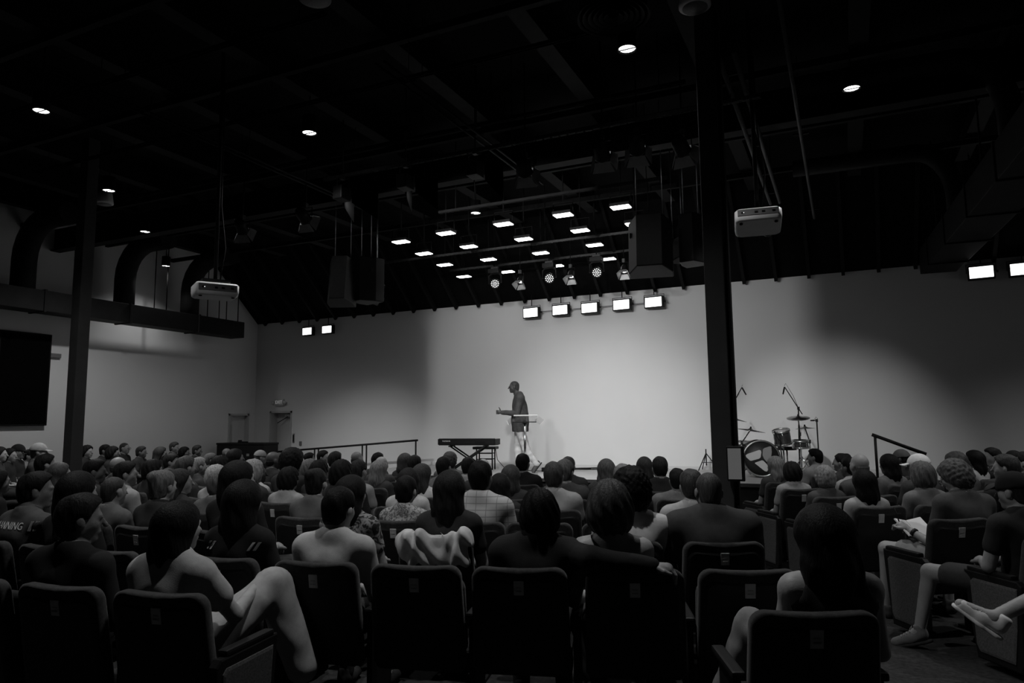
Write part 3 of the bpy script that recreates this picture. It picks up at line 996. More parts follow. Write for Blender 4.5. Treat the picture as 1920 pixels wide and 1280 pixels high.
bd = empty('bass_drum', (-1.40, 13.15, SH), radians(14), 'large bass drum with a black front head carrying a pale three-part mark', 'drum', 'drum kit')
Rb = aim_rot((0, -1, 0))
drum_shell(bd, Rb, (0, 0, .325), .295, .40, M_SHELL, M_HEAD, 8, .018)
# three-part mark on the front head
Yf = -.212


def head_shape(pts):
    q = MB()
    n = len(pts)
    q._add([(x, Yf, z) for x, z in pts] + [(x, Yf + .004, z) for x, z in pts],
           [tuple(range(n)), tuple(range(n, 2 * n))[::-1]] + [(i, (i + 1) % n, (i + 1) % n + n, i + n) for i in range(n)])
    return q


k_ = .295 / 155.0


def hp(L):
    return [((x - 600) * k_, .325 + (960 - y) * k_) for x, y in L]


head_shape(hp([(462, 930), (480, 918), (580, 884), (594, 888), (598, 905), (590, 950), (575, 962), (510, 980), (498, 978), (466, 948)])).build('mark_piece', M_LOGO, bd)
head_shape(hp([(612, 880), (625, 868), (675, 852), (686, 856), (688, 900), (680, 950), (668, 985), (640, 990), (618, 960), (608, 930)])).build('mark_piece', mat('grey_logo_print', .3, .6), bd)
head_shape(hp([(538, 1002), (545, 995), (600, 976), (612, 980), (640, 1010), (655, 1040), (640, 1075), (620, 1072)])).build('mark_piece', M_LOGO, bd)
for s_ in (-1, 1):
    MB().tube([(s_ * .22, -.12, .2), (s_ * .36, -.2, .0)], .010, 8).build('spur', M_CHROME, bd)

rt_ = empty('rack_tom', (-1.02, 13.12, 1.325), radians(10), 'dark tom drum mounted above the bass drum', 'drum', 'drum kit')
Rt = aim_rot((-.15, -.25, 1))
drum_shell(rt_, Rt, (0, 0, 0), .135, .22, M_SHELL, mat('pale_drum_head', .5, .5), 6)
MB().tube([(0, .05, -.1), (.02, .07, -.25), (.03, .07, -.65)], .014, 8).build('tom_arm', M_CHROME, rt_)
sn = empty('snare_drum', (-.74, 13.3, 1.20), 0, 'shallow dark snare drum under the right cymbals', 'drum', 'drum kit')
drum_shell(sn, aim_rot((0, -.1, 1)), (0, 0, 0), .125, .11, M_SHELL, M_HEAD, 8)
for a in (.3, 2.4, 4.5):
    MB().tube([(0, 0, -.2), (.2 * cos(a), .2 * sin(a), -.55)], .010, 6).build('stand_leg', M_CHROME, sn)
MB().tube([(0, 0, -.06), (0, 0, -.45)], .013, 8).build('stand_post', M_CHROME, sn)
ft = empty('floor_tom', (-1.72, 13.45, 1.05), 0, 'dark floor tom half hidden behind the right column', 'drum', 'drum kit')
drum_shell(ft, aim_rot((0, -.1, 1)), (0, 0, 0), .19, .34, M_SHELL, mat('pale_drum_head', .5, .5), 8)
for a in (.6, 2.7, 4.8):
    MB().tube([(.205 * cos(a), .205 * sin(a), .05), (.205 * cos(a), .205 * sin(a), -.405)], .009, 6).build('leg', M_CHROME, ft)


def cymbal(loc, rad, tilt, axis, lab, foot):
    """foot = floor point; the stand goes from there to the cymbal"""
    t = empty('cymbal_stand', (foot[0], foot[1], SH), 0, lab, 'cymbal', 'drum kit')
    o = Vector((foot[0], foot[1], SH))
    c = Vector(loc) - o
    R_ = Matrix.Rotation(tilt, 3, axis)
    MB().lathe([(0, .028), (.02, .028), (.045, .008), (rad, -.012), (rad, -.014), (.045, .004), (0, .02)], 36, c=c, rot=R_).build('cymbal', M_CYMBAL, t)
    MB().lathe([(0, .06), (.012, .055), (.015, .03), (.022, .028)], 10, c=c, rot=R_).build('wing_nut', M_BLACK, t)
    MB().tube([(0, 0, .18), (0, 0, c.z * .72), c], .012, 8).build('post', M_CHROME, t)
    for k in range(3):
        a = 2 * pi * k / 3 + .4
        MB().tube([(0, 0, .32), (.27 * cos(a), .27 * sin(a), .015)], .009, 6).build('leg', M_CHROME, t)
        MB().tube([(0, 0, .15), (.14 * cos(a), .14 * sin(a), .17)], .007, 6).build('brace', M_CHROME, t)
    MB().lathe([(.02, -.03), (.02, .03), (0, .03)], 10, c=(0, 0, c.z * .72)).build('joint', M_BLACK, t)


cymbal((-.75, 13.2, 1.655), .19, radians(13), 'X', 'high round cymbal on the stand right of the bass drum', (-.74, 13.25))
cymbal((-.66, 13.35, 1.475), .165, radians(-3), 'Y', 'low hi-hat cymbal right of the tom', (-.60, 13.42))
cymbal((-1.53, 13.1, 1.45), .255, radians(9), 'Y', 'tilted crash cymbal left above the bass drum', (-1.70, 13.2))
cymbal((-1.80, 13.3, 1.64), .20, radians(12), 'Y', 'cymbal half hidden by the right column', (-1.85, 13.35))


def mic_boom(foot, joint, tip, mic_end, lab, tail=None):
    t = empty('microphone_stand', (foot[0], foot[1], SH), 0, lab, 'microphone', 'microphones on stands')
    o = Vector((foot[0], foot[1], SH))
    j, e, m_ = Vector(joint) - o, Vector(tip) - o, Vector(mic_end) - o
    MB().tube([(0, 0, .05), (j.x, j.y, j.z)], .011, 8).build('post', M_BLACK, t)
    d = (e - j).normalized()
    MB().tube([j - d * (tail or .12), e], .008, 8).build('boom', M_BLACK, t)
    MB().lathe([(.02, -.025), (.02, .025), (0, .025)], 10, c=j).build('clutch', M_BLACK, t)
    MB().tube([e, e + (m_ - e) * .25, m_], [.011, .014, .011], 8).build('microphone', M_BLACK, t)
    mid = (e + j) / 2
    MB().tube([e + Vector((0, 0, .02)), e + Vector((.02, 0, .06)), mid + Vector((.03, 0, .03)), j], .004, 5).build('cable', M_RUBBER, t)
    for k in range(3):
        a = 2 * pi * k / 3 + .9
        MB().tube([(0, 0, .12), (.26 * cos(a), .26 * sin(a), .012)], .009, 6).build('leg', M_BLACK, t)


P = lambda px, py, Y=13.2: tuple(on_y(px, py, Y))
mic_boom((-.78, 13.3), P(1497, 765), P(1471, 725), P(1468, 739), 'overhead drum microphone on a boom above the right cymbal')
mic_boom((-1.95, 13.4), P(1372, 760, 13.3), P(1391, 726, 13.3), P(1399, 740, 13.3), 'overhead drum microphone leaning out from behind the right column')
mic_boom((-.46, 13.2), (-.46, 13.2, 1.60), (-.49, 13.2, 1.603), (-.56, 13.2, 1.60), 'straight microphone stand at the right end of the drum kit', .01)
mic_boom((-1.0, 12.95), P(1462, 828, 12.95), P(1455, 815, 12.95), P(1452, 808, 12.95), 'short microphone clipped over the tom drum', .03)
dth = empty('drum_stool', (-1.0, 13.75, SH), 0, 'low round drum stool behind the drum kit', 'stool')
MB().lathe([(0, .50), (.15, .50), (.165, .47), (.165, .44), (0, .44)], 20).build('seat', M_BLACK, dth)
MB().tube([(0, 0, .1), (0, 0, .44)], .014, 8).build('post', M_CHROME, dth)
for k in range(3):
    a = 2 * pi * k / 3
    MB().tube([(0, 0, .25), (.24 * cos(a), .24 * sin(a), .012)], .010, 6).build('leg', M_CHROME, dth)

# ================================================================== SEATS
RC = (-4.98, 14.80)                       # the rows are arcs round the middle of the stage
ROW_R = [12.70, 11.92, 11.10, 10.30, 9.50, 8.70, 7.90, 7.10, 6.30, 5.50]
ROW_WORD = ['tenth', 'ninth', 'eighth', 'seventh', 'sixth', 'fifth', 'fourth', 'third', 'second', 'first']
BACK_OFF = .24


def seat_pos(row, phi_deg):
    r = ROW_R[row] - BACK_OFF
    a = radians(phi_deg)
    return (RC[0] + r * sin(a), RC[1] - r * cos(a), 0.0), a


def recl(z):
    return -.135 - (z - .40) * .17


out = []
for sx, a0 in ((1, 0), (-1, 90)):
    rng = range(7)
    for k in rng:
        a = radians(a0 + 90 * k / 6)
        out.append((sx * .185 + .06 * cos(a), .825 + .06 * sin(a)))
    if sx == 1:
        out += [(.10, .879), (0, .876), (-.10, .879)]
out += [(-.25, .60), (-.25, .36)]
out += [(-.23, .335), (.23, .335), (.25, .36), (.25, .60)]
g = MB()
g.loft(out, [(-.034, .022), (-.030, .008), (-.020, 0), (.018, 0), (.032, .012), (.038, .04)], lambda a, c, h: (a, recl(c) + h, c))
me_back = g.mesh('backrest', M_SEAT)
g = MB()
g.loft([(x * .93, .335 + (z - .335) * .90) for x, z in out], [(-.040, .02), (-.034, 0), (-.032, 0)], lambda a, c, h: (a, recl(c) + h, c), False)
me_shell = g.mesh('back_shell', M_SEAT_SHELL)
Rp = Matrix.Rotation(math.atan(.17), 3, 'X')
me_plate = MB().rbox((0, recl(.785) - .038, .785), (.052, .006, .074), .002, Rp).mesh('label_plate', M_PLATE)
pm = MB()
for k, wd in enumerate((.032, .026, .030)):
    pm.box((0, recl(.785) - .0418, .805 - k * .018), (wd, .002, .005), Rp)
me_print = pm.mesh('label_print', M_PLATE_PRINT)
g = MB()
g.loft(rrect(.48, .46, .06, 4, 0, .10), [(.35, .03), (.365, .006), (.40, 0), (.425, .012), (.435, .06)], lambda a, c, h: (a, c, h + (c - .1) * .06))
me_seat = g.mesh('seat_cushion', M_SEAT)
g = MB()
g.loft(rrect(.48, .42, .06, 4, 0, .60), [(.0, .03), (.012, .006), (.05, 0), (.075, .012), (.085, .06)], lambda a, c, h: (a, recl(c) + .05 + h * .9, c))
me_seat_up = g.mesh('seat_cushion', M_SEAT)
g = MB()
g.rbox((0, .03, .615), (.055, .36, .035), .012)
me_arm = g.mesh('armrest', M_BLACK)
g = MB()
g.box((0, .0, .30), (.03, .24, .60))
g.rbox((0, .0, .012), (.07, .34, .024), .006)
me_stand = g.mesh('side_stand', M_BLACK)
# upholstered end panel on the aisle
g = MB()
ep = [(-.20, .10), (-.17, .05), (.17, .05), (.21, .30), (.235, .58), (.235, .605), (-.19, .605), (-.22, .58)]
g.loft(ep, [(-.022, .01), (-.018, 0), (.018, 0), (.022, .01)], lambda a, c, h: (h, a, c), False)
me_end = g.mesh('end_panel', M_BLACK)
g = MB()
g.loft([(a * .82, .33 + (c - .33) * .84) for a, c in ep], [(-.002, 0), (.006, .002), (.009, .02)], lambda a, c, h: (h, a, c), False)
me_inset = g.mesh('panel_fabric', M_PANEL_FAB)

CHAIRS = []


def chair(row, phi, occupied=True, end=None, lab=None, arms=(1,)):
    p, a = seat_pos(row, phi)
    c = empty('theatre_seat', p, a, lab, 'seat', 'theatre seats in curved rows')
    link('backrest', me_back, c)
    link('back_shell', me_shell, c)
    pl = link('label_plate', me_plate, c)
    if row <= 3:
        link('label_print', me_print, pl)
    link('seat_cushion', me_seat if occupied else me_seat_up, c)
    for s_ in arms:
        link('armrest', me_arm, c, (s_ * .278, 0, 0))
        if end != s_:
            link('side_stand', me_stand, c, (s_ * .278, 0, 0))
    if end:
        e = link('end_panel', me_end, c, (end * .285, 0, 0))
        link('panel_fabric', me_inset, e, (end * .021, 0, 0), (0, 0, 0 if end > 0 else pi))
        if end not in arms:
            link('armrest', me_arm, c, (end * .278, 0, 0))
    c['row'], c['phi'] = row, phi
    CHAIRS.append(c)
    return c


# ================================================================== BODIES (distance fields meshed by surface nets)
class Field:
    def __init__(self, xs, ys, zs):
        self.ax = (np.asarray(xs, np.float32), np.asarray(ys, np.float32), np.asarray(zs, np.float32))
        self.v = np.full((len(xs), len(ys), len(zs)), 1.0, np.float32)

    def sub(self, lo, hi):
        sl = []
        for a, l, h in zip(self.ax, lo, hi):
            i0 = max(int(np.searchsorted(a, l)) - 1, 0)
            i1 = min(int(np.searchsorted(a, h)) + 1, len(a))
            if i1 <= i0:
                return None, None
            sl.append(slice(i0, i1))
        sl = tuple(sl)
        g_ = (self.ax[0][sl[0]][:, None, None], self.ax[1][sl[1]][None, :, None], self.ax[2][sl[2]][None, None, :])
        return sl, g_

    def eval(self, e):
        """e: dict; returns slice, distances"""
        mg = e.get('mg', .07)
        if e['t'] == 'cap':
            a, b = np.array(e['a'], np.float32), np.array(e['b'], np.float32)
            r = max(e['r'])
            lo, hi = np.minimum(a, b) - r - mg, np.maximum(a, b) + r + mg
            sl, G = self.sub(lo, hi)
            if sl is None:
                return None, None
            ba = b - a
            L2 = float(ba @ ba) + 1e-9
            px, py, pz = G[0] - a[0], G[1] - a[1], G[2] - a[2]
            h = np.clip((px * ba[0] + py * ba[1] + pz * ba[2]) / L2, 0, 1)
            d = np.sqrt((px - h * ba[0]) ** 2 + (py - h * ba[1]) ** 2 + (pz - h * ba[2]) ** 2) - (e['r'][0] + (e['r'][1] - e['r'][0]) * h)
            return sl, d
        c, r = np.array(e['c'], np.float32), np.array(e['r'], np.float32)
        M_ = e.get('m')
        if M_ is None:
            ext = r
        else:
            ext = np.abs(M_) @ r
        sl, G = self.sub(c - ext - mg, c + ext + mg)
        if sl is None:
            return None, None
        p = [G[i] - c[i] for i in range(3)]
        if M_ is not None:
            p = [M_[0, i] * p[0] + M_[1, i] * p[1] + M_[2, i] * p[2] for i in range(3)]
        k0 = np.sqrt((p[0] / r[0]) ** 2 + (p[1] / r[1]) ** 2 + (p[2] / r[2]) ** 2)
        k1 = np.sqrt((p[0] / r[0] ** 2) ** 2 + (p[1] / r[1] ** 2) ** 2 + (p[2] / r[2] ** 2) ** 2) + 1e-6
        return sl, k0 * (k0 - 1) / k1

    def add(self, e, grow=0.0):
        sl, d = self.eval(e)
        if sl is None:
            return
        d = d - grow
        k = e.get('k', .03)
        a = self.v[sl]
        h = np.maximum(k - np.abs(a - d), 0) / k
        self.v[sl] = np.minimum(a, d) - h * h * k * .25

    def cut(self, e, grow=0.0, k=.006):
        sl, d = self.eval(e)
        if sl is None:
            return
        d = -(d - grow)
        a = self.v[sl]
        h = np.maximum(k - np.abs(a - d), 0) / k
        self.v[sl] = np.maximum(a, d) + h * h * k * .25

    def half(self, n, c):
        """keep n.p < c"""
        X, Y, Z = self.ax
        d = n[0] * X[:, None, None] + n[1] * Y[None, :, None] + n[2] * Z[None, None, :] - c
        self.v = np.maximum(self.v, d.astype(np.float32))

    def wobble(self, fn):
        X, Y, Z = self.ax
        self.v = self.v + fn(X[:, None, None], Y[None, :, None], Z[None, None, :]).astype(np.float32)

    def mesh(self, name, material, origin=(0, 0, 0)):
        v = self.v
        v[0], v[-1] = np.maximum(v[0], .01), np.maximum(v[-1], .01)
        v[:, 0], v[:, -1] = np.maximum(v[:, 0], .01), np.maximum(v[:, -1], .01)
        v[:, :, 0], v[:, :, -1] = np.maximum(v[:, :, 0], .01), np.maximum(v[:, :, -1], .01)
        ins = v < 0
        nx, ny, nz = v.shape
        cnt = np.zeros((nx - 1, ny - 1, nz - 1), np.int8)
        for dx in (0, 1):
            for dy in (0, 1):
                for dz in (0, 1):
                    cnt += ins[dx:nx - 1 + dx, dy:ny - 1 + dy, dz:nz - 1 + dz]
        act = (cnt > 0) & (cnt < 8)
        ci = np.argwhere(act)
        if len(ci) == 0:
            return bpy.data.meshes.new(name)
        idx = np.full(act.shape, -1, np.int64)
        idx[act] = np.arange(len(ci))
        corner = [(dx, dy, dz) for dx in (0, 1) for dy in (0, 1) for dz in (0, 1)]
        cv = np.stack([v[ci[:, 0] + a, ci[:, 1] + b, ci[:, 2] + c] for a, b, c in corner], 1)
        cp = np.stack([np.stack([self.ax[0][ci[:, 0] + a], self.ax[1][ci[:, 1] + b], self.ax[2][ci[:, 2] + c]], 1) for a, b, c in corner], 1)
        acc = np.zeros((len(ci), 3))
        num = np.zeros(len(ci))
        for i in range(8):
            for j in range(i + 1, 8):
                if sum(abs(corner[i][q] - corner[j][q]) for q in range(3)) != 1:
                    continue
                s_ = (cv[:, i] < 0) != (cv[:, j] < 0)
                t = cv[s_, i] / (cv[s_, i] - cv[s_, j])
                acc[s_] += cp[s_, i] + (cp[s_, j] - cp[s_, i]) * t[:, None]
                num[s_] += 1
        P_ = acc / num[:, None] - np.array(origin)
        quads = []
        for ax in range(3):
            b1, b2 = [(1, 2), (2, 0), (0, 1)][ax]
            sh = [slice(None)] * 3
            s0, s1 = list(sh), list(sh)
            s0[ax], s1[ax] = slice(0, -1), slice(1, None)
            A, B = ins[tuple(s0)], ins[tuple(s1)]
            e = np.argwhere(A != B)
            ok = (e[:, b1] > 0) & (e[:, b2] > 0) & (e[:, b1] < v.shape[b1] - 1) & (e[:, b2] < v.shape[b2] - 1)
            e = e[ok]
            fl = A[e[:, 0], e[:, 1], e[:, 2]]
            d1, d2 = np.zeros(3, int), np.zeros(3, int)
            d1[b1], d2[b2] = 1, 1
            q = [idx[tuple((e - o).T)] for o in (d1 + d2, d2, np.zeros(3, int), d1)]
            Q = np.stack(q, 1)
            Q[~fl] = Q[~fl][:, ::-1]
            quads.append(Q)
        Q = np.concatenate(quads)
        Q = Q[(Q >= 0).all(1)]
        me = bpy.data.meshes.new(name)
        me.vertices.add(len(P_))
        me.vertices.foreach_set('co', P_.astype(np.float32).ravel())
        me.loops.add(len(Q) * 4)
        me.loops.foreach_set('vertex_index', Q.astype(np.int32).ravel())
        me.polygons.add(len(Q))
        me.polygons.foreach_set('loop_start', np.arange(0, len(Q) * 4, 4, dtype=np.int32))
        me.polygons.foreach_set('loop_total', np.full(len(Q), 4, np.int32))
        me.polygons.foreach_set('use_smooth', np.ones(len(Q), bool))
        me.update(calc_edges=True)
        me.validate()
        if material is not None:
            me.materials.append(material)
        return me


def axis_pts(segs):
    """segs: (start, end, step) runs joined into one increasing axis"""
    pts_ = []
    for a, b, st_ in segs:
        n_ = max(1, int(round((b - a) / st_)))
        pts_ += [a + (b - a) * i / n_ for i in range(n_)]
    pts_.append(segs[-1][1])
    return pts_


def rotm(yaw=0, pitch=0, roll=0):
    return np.array(Matrix.Rotation(radians(yaw), 3, 'Z') @ Matrix.Rotation(radians(pitch), 3, 'X') @ Matrix.Rotation(radians(roll), 3, 'Y'))


def cap_(a, b, r1, r2, k=.03):
    return dict(t='cap', a=a, b=b, r=(r1, r2), k=k)


def ell(c, r, k=.03, m_=None):
    d = dict(t='ell', c=c, r=r, k=k)
    if m_ is not None:
        d['m'] = m_
    return d


def xf_elems(els, M_, c):
    """move head-frame elements into the body frame"""
    res = []
    c = np.array(c)
    for e in els:
        e = dict(e)
        if e['t'] == 'cap':
            e['a'] = tuple(M_ @ np.array(e['a']) + c)
            e['b'] = tuple(M_ @ np.array(e['b']) + c)
        else:
            e['c'] = tuple(M_ @ np.array(e['c']) + c)
            e['m'] = M_ @ e['m'] if 'm' in e else M_
        res.append(e)
    return res


def head_elems(w=1.0):
    add = [ell((0, -.015, .030), (.074 * w, .094, .086), .02), ell((0, .022, -.035), (.058 * w, .066, .078), .035),
           ell((0, .062, -.092), (.024, .018, .018), .03), cap_((0, .084, .014), (0, .110, -.026), .008, .0125, .010),
           cap_((-.034, .076, .020), (.034, .076, .020), .011, .011, .02), cap_((-.018, .084, -.056), (.018, .084, -.056), .008, .008, .012),
           cap_((-.045, .045, -.02), (-.05, .0, -.05), .02, .02, .03), cap_((.045, .045, -.02), (.05, .0, -.05), .02, .02, .03),
           ell((-.078 * w, -.008, -.008), (.011, .022, .032), .008), ell((.078 * w, -.008, -.008), (.011, .022, .032), .008)]
    cut = [ell((-.031, .094, .000), (.015, .012, .010)), ell((.031, .094, .000), (.015, .012, .010))]
    return add, cut


def seated_pose(build='m', yaw=0, hpitch=0, lean=0.0, fwd=0.0, arms=None, legs=None, shoulders=None, htilt=0):
    """joint positions of a seated figure; origin on the floor under the hips, +Y forward"""
    bw = {'m': 1.0, 'f': .88, 'broad': 1.22}[build]
    bd_ = {'m': 1.0, 'f': .92, 'broad': 1.2}[build]
    sw = {'m': .178, 'f': .152, 'broad': .21}[build]
    p = dict(build=build, bw=bw, bd=bd_, yaw=yaw)
    p['pel'] = (0, .01, .53)
    p['belly'] = (lean * .35, -.02 + fwd * .3, .665)
    p['chest'] = (lean * .7, -.055 + fwd * .7, .83)
    p['neck'] = (lean * .95, -.062 + fwd * .95, .985)
    p['head'] = (lean * 1.1, -.02 + fwd * 1.15, 1.133 - abs(fwd) * .12)
    p['sh'] = shoulders or {s_: (lean * .8 + s_ * sw, -.06 + fwd * .85, .925) for s_ in (-1, 1)}
    dflt = {}
    for s_ in (-1, 1):
        dflt[s_] = ((lean * .6 + s_ * (sw + .055), .01 + fwd * .6, .66), (s_ * .10, .24 + fwd * .3, .645))
    p['arm'] = dflt
    if arms:
        p['arm'].update(arms)
    lg = {s_: ((s_ * .125, .43, .50), (s_ * .125, .43, .09), (s_ * .135, .58, .035)) for s_ in (-1, 1)}
    if legs:
        lg.update(legs)
    p['leg'] = lg
    p['hm'] = rotm(yaw, -hpitch, htilt)
    return p


def body_elems(p):
    bw, bd_ = p['bw'], p['bd']
    torso = [ell(p['chest'], (.152 * bw, .108 * bd_, .17), .05), ell(p['belly'], (.142 * bw, .112 * bd_, .15), .06),
             ell(p['pel'], (.165 * (.7 + .3 * bw), .125, .115), .05)]
    nk = np.array(p['neck'])
    for s_ in (-1, 1):
        sh = np.array(p['sh'][s_])
        torso.append(cap_(tuple(nk + np.array((0, 0, .012))), tuple(sh + np.array((-s_ * .02, 0, .012))), .052, .050 * (.6 + .4 * bw), .05))
        torso.append(cap_(tuple(sh), tuple(np.array(p['chest']) + np.array((s_ * .07, 0, .02))), .058 * (.6 + .4 * bw), .09, .05))
    arms_, fore, legs_, shins, feet = [], [], [], [], []
    for s_ in (-1, 1):
        sh, (el, wr) = p['sh'][s_], p['arm'][s_]
        arms_.append(cap_(sh, el, .053 * (.5 + .5 * bw), .041 * (.6 + .4 * bw), .03))
        fore.append(cap_(el, wr, .040 * (.6 + .4 * bw), .026, .015))
        kn, an, toe = p['leg'][s_]
        legs_.append(cap_((s_ * .085, .02, .53), kn, .088 * (.6 + .4 * bw), .060, .03))
        shins.append(cap_(kn, an, .056, .036, .02))
        feet.append(cap_(an, toe, .036, .030, .02))
    return torso, arms_, fore, legs_, shins, feet


def hand_elems(wr, d, up, side, curl=.55):
    """simple hand: palm, four fingers and a thumb leaving the side of the palm"""
    wr, d, up = np.array(wr, float), np.array(d, float), np.array(up, float)
    d /= np.linalg.norm(d)
    up = up - d * (up @ d)
    up /= np.linalg.norm(up)
    sd = np.cross(d, up) * side
    e = [cap_(tuple(wr), tuple(wr + d * .075), .024, .030, .015),
         cap_(tuple(wr + d * .045 + sd * .022), tuple(wr + d * .085 + sd * .024), .017, .015, .015),
         cap_(tuple(wr + d * .045 - sd * .022), tuple(wr + d * .08 - sd * .026), .017, .014, .015)]
    for k, (o, L_) in enumerate(((.030, .068), (.010, .078), (-.010, .072), (-.028, .056))):
        a = wr + d * .088 + sd * o
        b = a + (d * cos(curl) - up * sin(curl)) * L_ * .52
        c = b + (d * cos(curl * 2.2) - up * sin(curl * 2.2)) * L_ * .5
        e += [cap_(tuple(a), tuple(b), .0095, .009, .004), cap_(tuple(b), tuple(c), .009, .0075, .004)]
    t0 = wr + d * .03 + sd * .026
    t1 = t0 + (d * .75 + sd * .6 - up * .15) * .04
    t2 = t1 + (d * .95 + sd * .1 - up * .2) * .035
    e += [cap_(tuple(t0), tuple(t1), .014, .011, .008), cap_(tuple(t1), tuple(t2), .0105, .0085, .006)]
    return e


def grid_for(p, fine):
    hx, hy, hz = p['head']
    st, fh = (.016, .0075) if fine else (.03, .0125)
    pts_ = [p['pel'], p['chest'], p['neck'], p['head']]
    for s_ in (-1, 1):
        pts_ += [p['sh'][s_]] + list(p['arm'][s_]) + list(p['leg'][s_])
    A = np.array(pts_)
    lo = A.min(0) - .16
    hi = A.max(0) + .16
    lo[2] = max(lo[2], -.04)
    lo[1] = min(lo[1], hy - .15)
    xs = axis_pts([(lo[0], hx - .105, st), (hx - .105, hx + .105, fh), (hx + .105, max(hi[0], hx + .13), st)])
    ys = axis_pts([(lo[1], hy - .115, st), (hy - .115, hy + .13, fh), (hy + .13, max(hi[1], hy + .16), st)])
    zt = hz + .135
    zs = axis_pts([(lo[2], hz - .13, st), (hz - .13, zt, fh)])
    return xs, ys, zs


def hand_mesh_data(els, st=.0055):
    A = np.array([e['a'] for e in els] + [e['b'] for e in els])
    lo, hi = A.min(0) - .04, A.max(0) + .04
    F_ = Field(*[axis_pts([(lo[i], hi[i], st)]) for i in range(3)])
    for e in els:
        F_.add(e)
    return F_


def join_meshes(name, mes, material):
    vs_, fs, n_ = [], [], 0
    for me in mes:
        co = np.empty(len(me.vertices) * 3, np.float32)
        me.vertices.foreach_get('co', co)
        q = np.empty(len(me.loops), np.int32)
        me.loops.foreach_get('vertex_index', q)
        vs_.append(co.reshape(-1, 3))
        fs.append(q.reshape(-1, 4) + n_)
        n_ += len(me.vertices)
    me = bpy.data.meshes.new(name)
    P_, Q = np.concatenate(vs_), np.concatenate(fs)
    me.vertices.add(len(P_))
    me.vertices.foreach_set('co', P_.ravel())
    me.loops.add(len(Q) * 4)
    me.loops.foreach_set('vertex_index', Q.ravel())
    me.polygons.add(len(Q))
    me.polygons.foreach_set('loop_start', np.arange(0, len(Q) * 4, 4, dtype=np.int32))
    me.polygons.foreach_set('loop_total', np.full(len(Q), 4, np.int32))
    me.polygons.foreach_set('use_smooth', np.ones(len(Q), bool))
    me.update(calc_edges=True)
    me.materials.append(material)
    return me


def make_body(p, fine=False, sleeve='short', hands=None, bare_legs=False, top='tee', loose=0.0, hem=.50, shoes=True, wide=0.0):
    """returns dict part name -> mesh: body (one continuous figure), shirt, trousers, shoe"""
    torso, arms_, fore, legs_, shins, feet = body_elems(p)
    ha, hc = head_elems()
    head = xf_elems(ha, p['hm'], p['head'])
    hcut = xf_elems(hc, p['hm'], p['head'])
    nk = np.array(p['neck'])
    hd = np.array(p['head'])
    nr = .052 if p['build'] != 'f' else .044
    neck = [cap_(tuple(nk + np.array((0, 0, -.02))), tuple(hd + p['hm'] @ np.array((0, -.025, -.045))), nr * 1.1, nr, .03)]
    ax = grid_for(p, fine)
    F_ = Field(*ax)
    hstub = []
    hands = dict(hands or {})
    for s_ in (-1, 1):
        hands.setdefault(s_, ((0, .2, 1), .55))
    for s_ in (-1, 1):
        wr = np.array(p['arm'][s_][1])
        el = np.array(p['arm'][s_][0])
        d = (wr - el) / np.linalg.norm(wr - el)
        if hands is None or s_ not in hands:
            hstub.append(cap_(tuple(wr), tuple(wr + d * .12), .028, .022, .02))
    for e in torso + arms_ + fore + legs_ + shins + feet + neck + head + hstub:
        F_.add(e)
    for e in hcut:
        F_.cut(e, 0, .008)
    res = {}
    body = F_.mesh('body', None)
    if hands:
        mes = [body]
        for s_, (up, curl) in hands.items():
            wr = np.array(p['arm'][s_][1])
            el = np.array(p['arm'][s_][0])
            H_ = hand_mesh_data(hand_elems(wr, wr - el, up, s_, curl))
            mes.append(H_.mesh('hand', None))
        b2 = join_meshes('body', mes, M_SKIN_DEFAULT)
        for m_ in mes:
            bpy.data.meshes.remove(m_)
        res['body'] = b2
    else:
        body.materials.append(M_SKIN_DEFAULT)
        res['body'] = body
    # clothing
    gr = .010 if not fine else .009
    gr += loose
    F2 = Field(*ax)
    for e in torso:
        F2.add(e, gr)
    if top != 'tank':
        for s_, ea, ef in ((-1, arms_[0], fore[0]), (1, arms_[1], fore[1])):
            if sleeve == 'short':
                a, b = np.array(ea['a']), np.array(ea['b'])
                F2.add(cap_(tuple(a), tuple(a + (b - a) * .52), ea['r'][0], ea['r'][0] * .96, .02), gr + .003)
            else:
                F2.add(ea, gr)
                F2.add(ef, gr)
    F2.half((0, 0, -1), -hem)
    nc = cap_(tuple(nk + np.array((0, .004, .02))), tuple(hd), nr * 1.12, nr * 1.3, .01)
    F2.cut(nc, .004, .01)
    if top == 'tank':
        for s_ in (-1, 1):
            F2.cut(ell(tuple(np.array(p['sh'][s_]) + np.array((s_ * .035, 0, .035))), (.075, .11, .085)), 0, .01)
        F2.cut(ell(tuple(nk + np.array((0, -.02, .0))), (.095, .12, .06)), 0, .01)
    if top == 'bare':
        F2.half((0, 0, 1), p['chest'][2] + .055)
    if fine:
        F2.wobble(lambda X, Y, Z: .0035 * np.sin(21 * X + 14 * Z + 3 * np.sin(9 * Y)) * np.sin(17 * Z - 8 * X + 1.3))
    res['shirt'] = F2.mesh('shirt', M_SHIRT_DEFAULT)
    F3 = Field(*ax)
    F3.add(ell(p['pel'], (.165, .125, .115), .05), .008)
    for e in legs_:
        a, b = np.array(e['a']), np.array(e['b'])
        if bare_legs:
            F3.add(cap_(tuple(a), tuple(a + (b - a) * .72), e['r'][0], e['r'][0] * .9, .03), .012)
        else:
            F3.add(e, .010 + wide * .6)
    if not bare_legs:
        for e in shins:
            F3.add(e, .014 + wide)
        if fine:
            F3.wobble(lambda X, Y, Z: .004 * np.sin(38 * Z + 22 * X + 2 * np.sin(19 * Y)) * np.sin(27 * X - 21 * Y + 13 * Z))
    res['trousers'] = F3.mesh('trousers', M_TROUSER_DEFAULT)
    return res


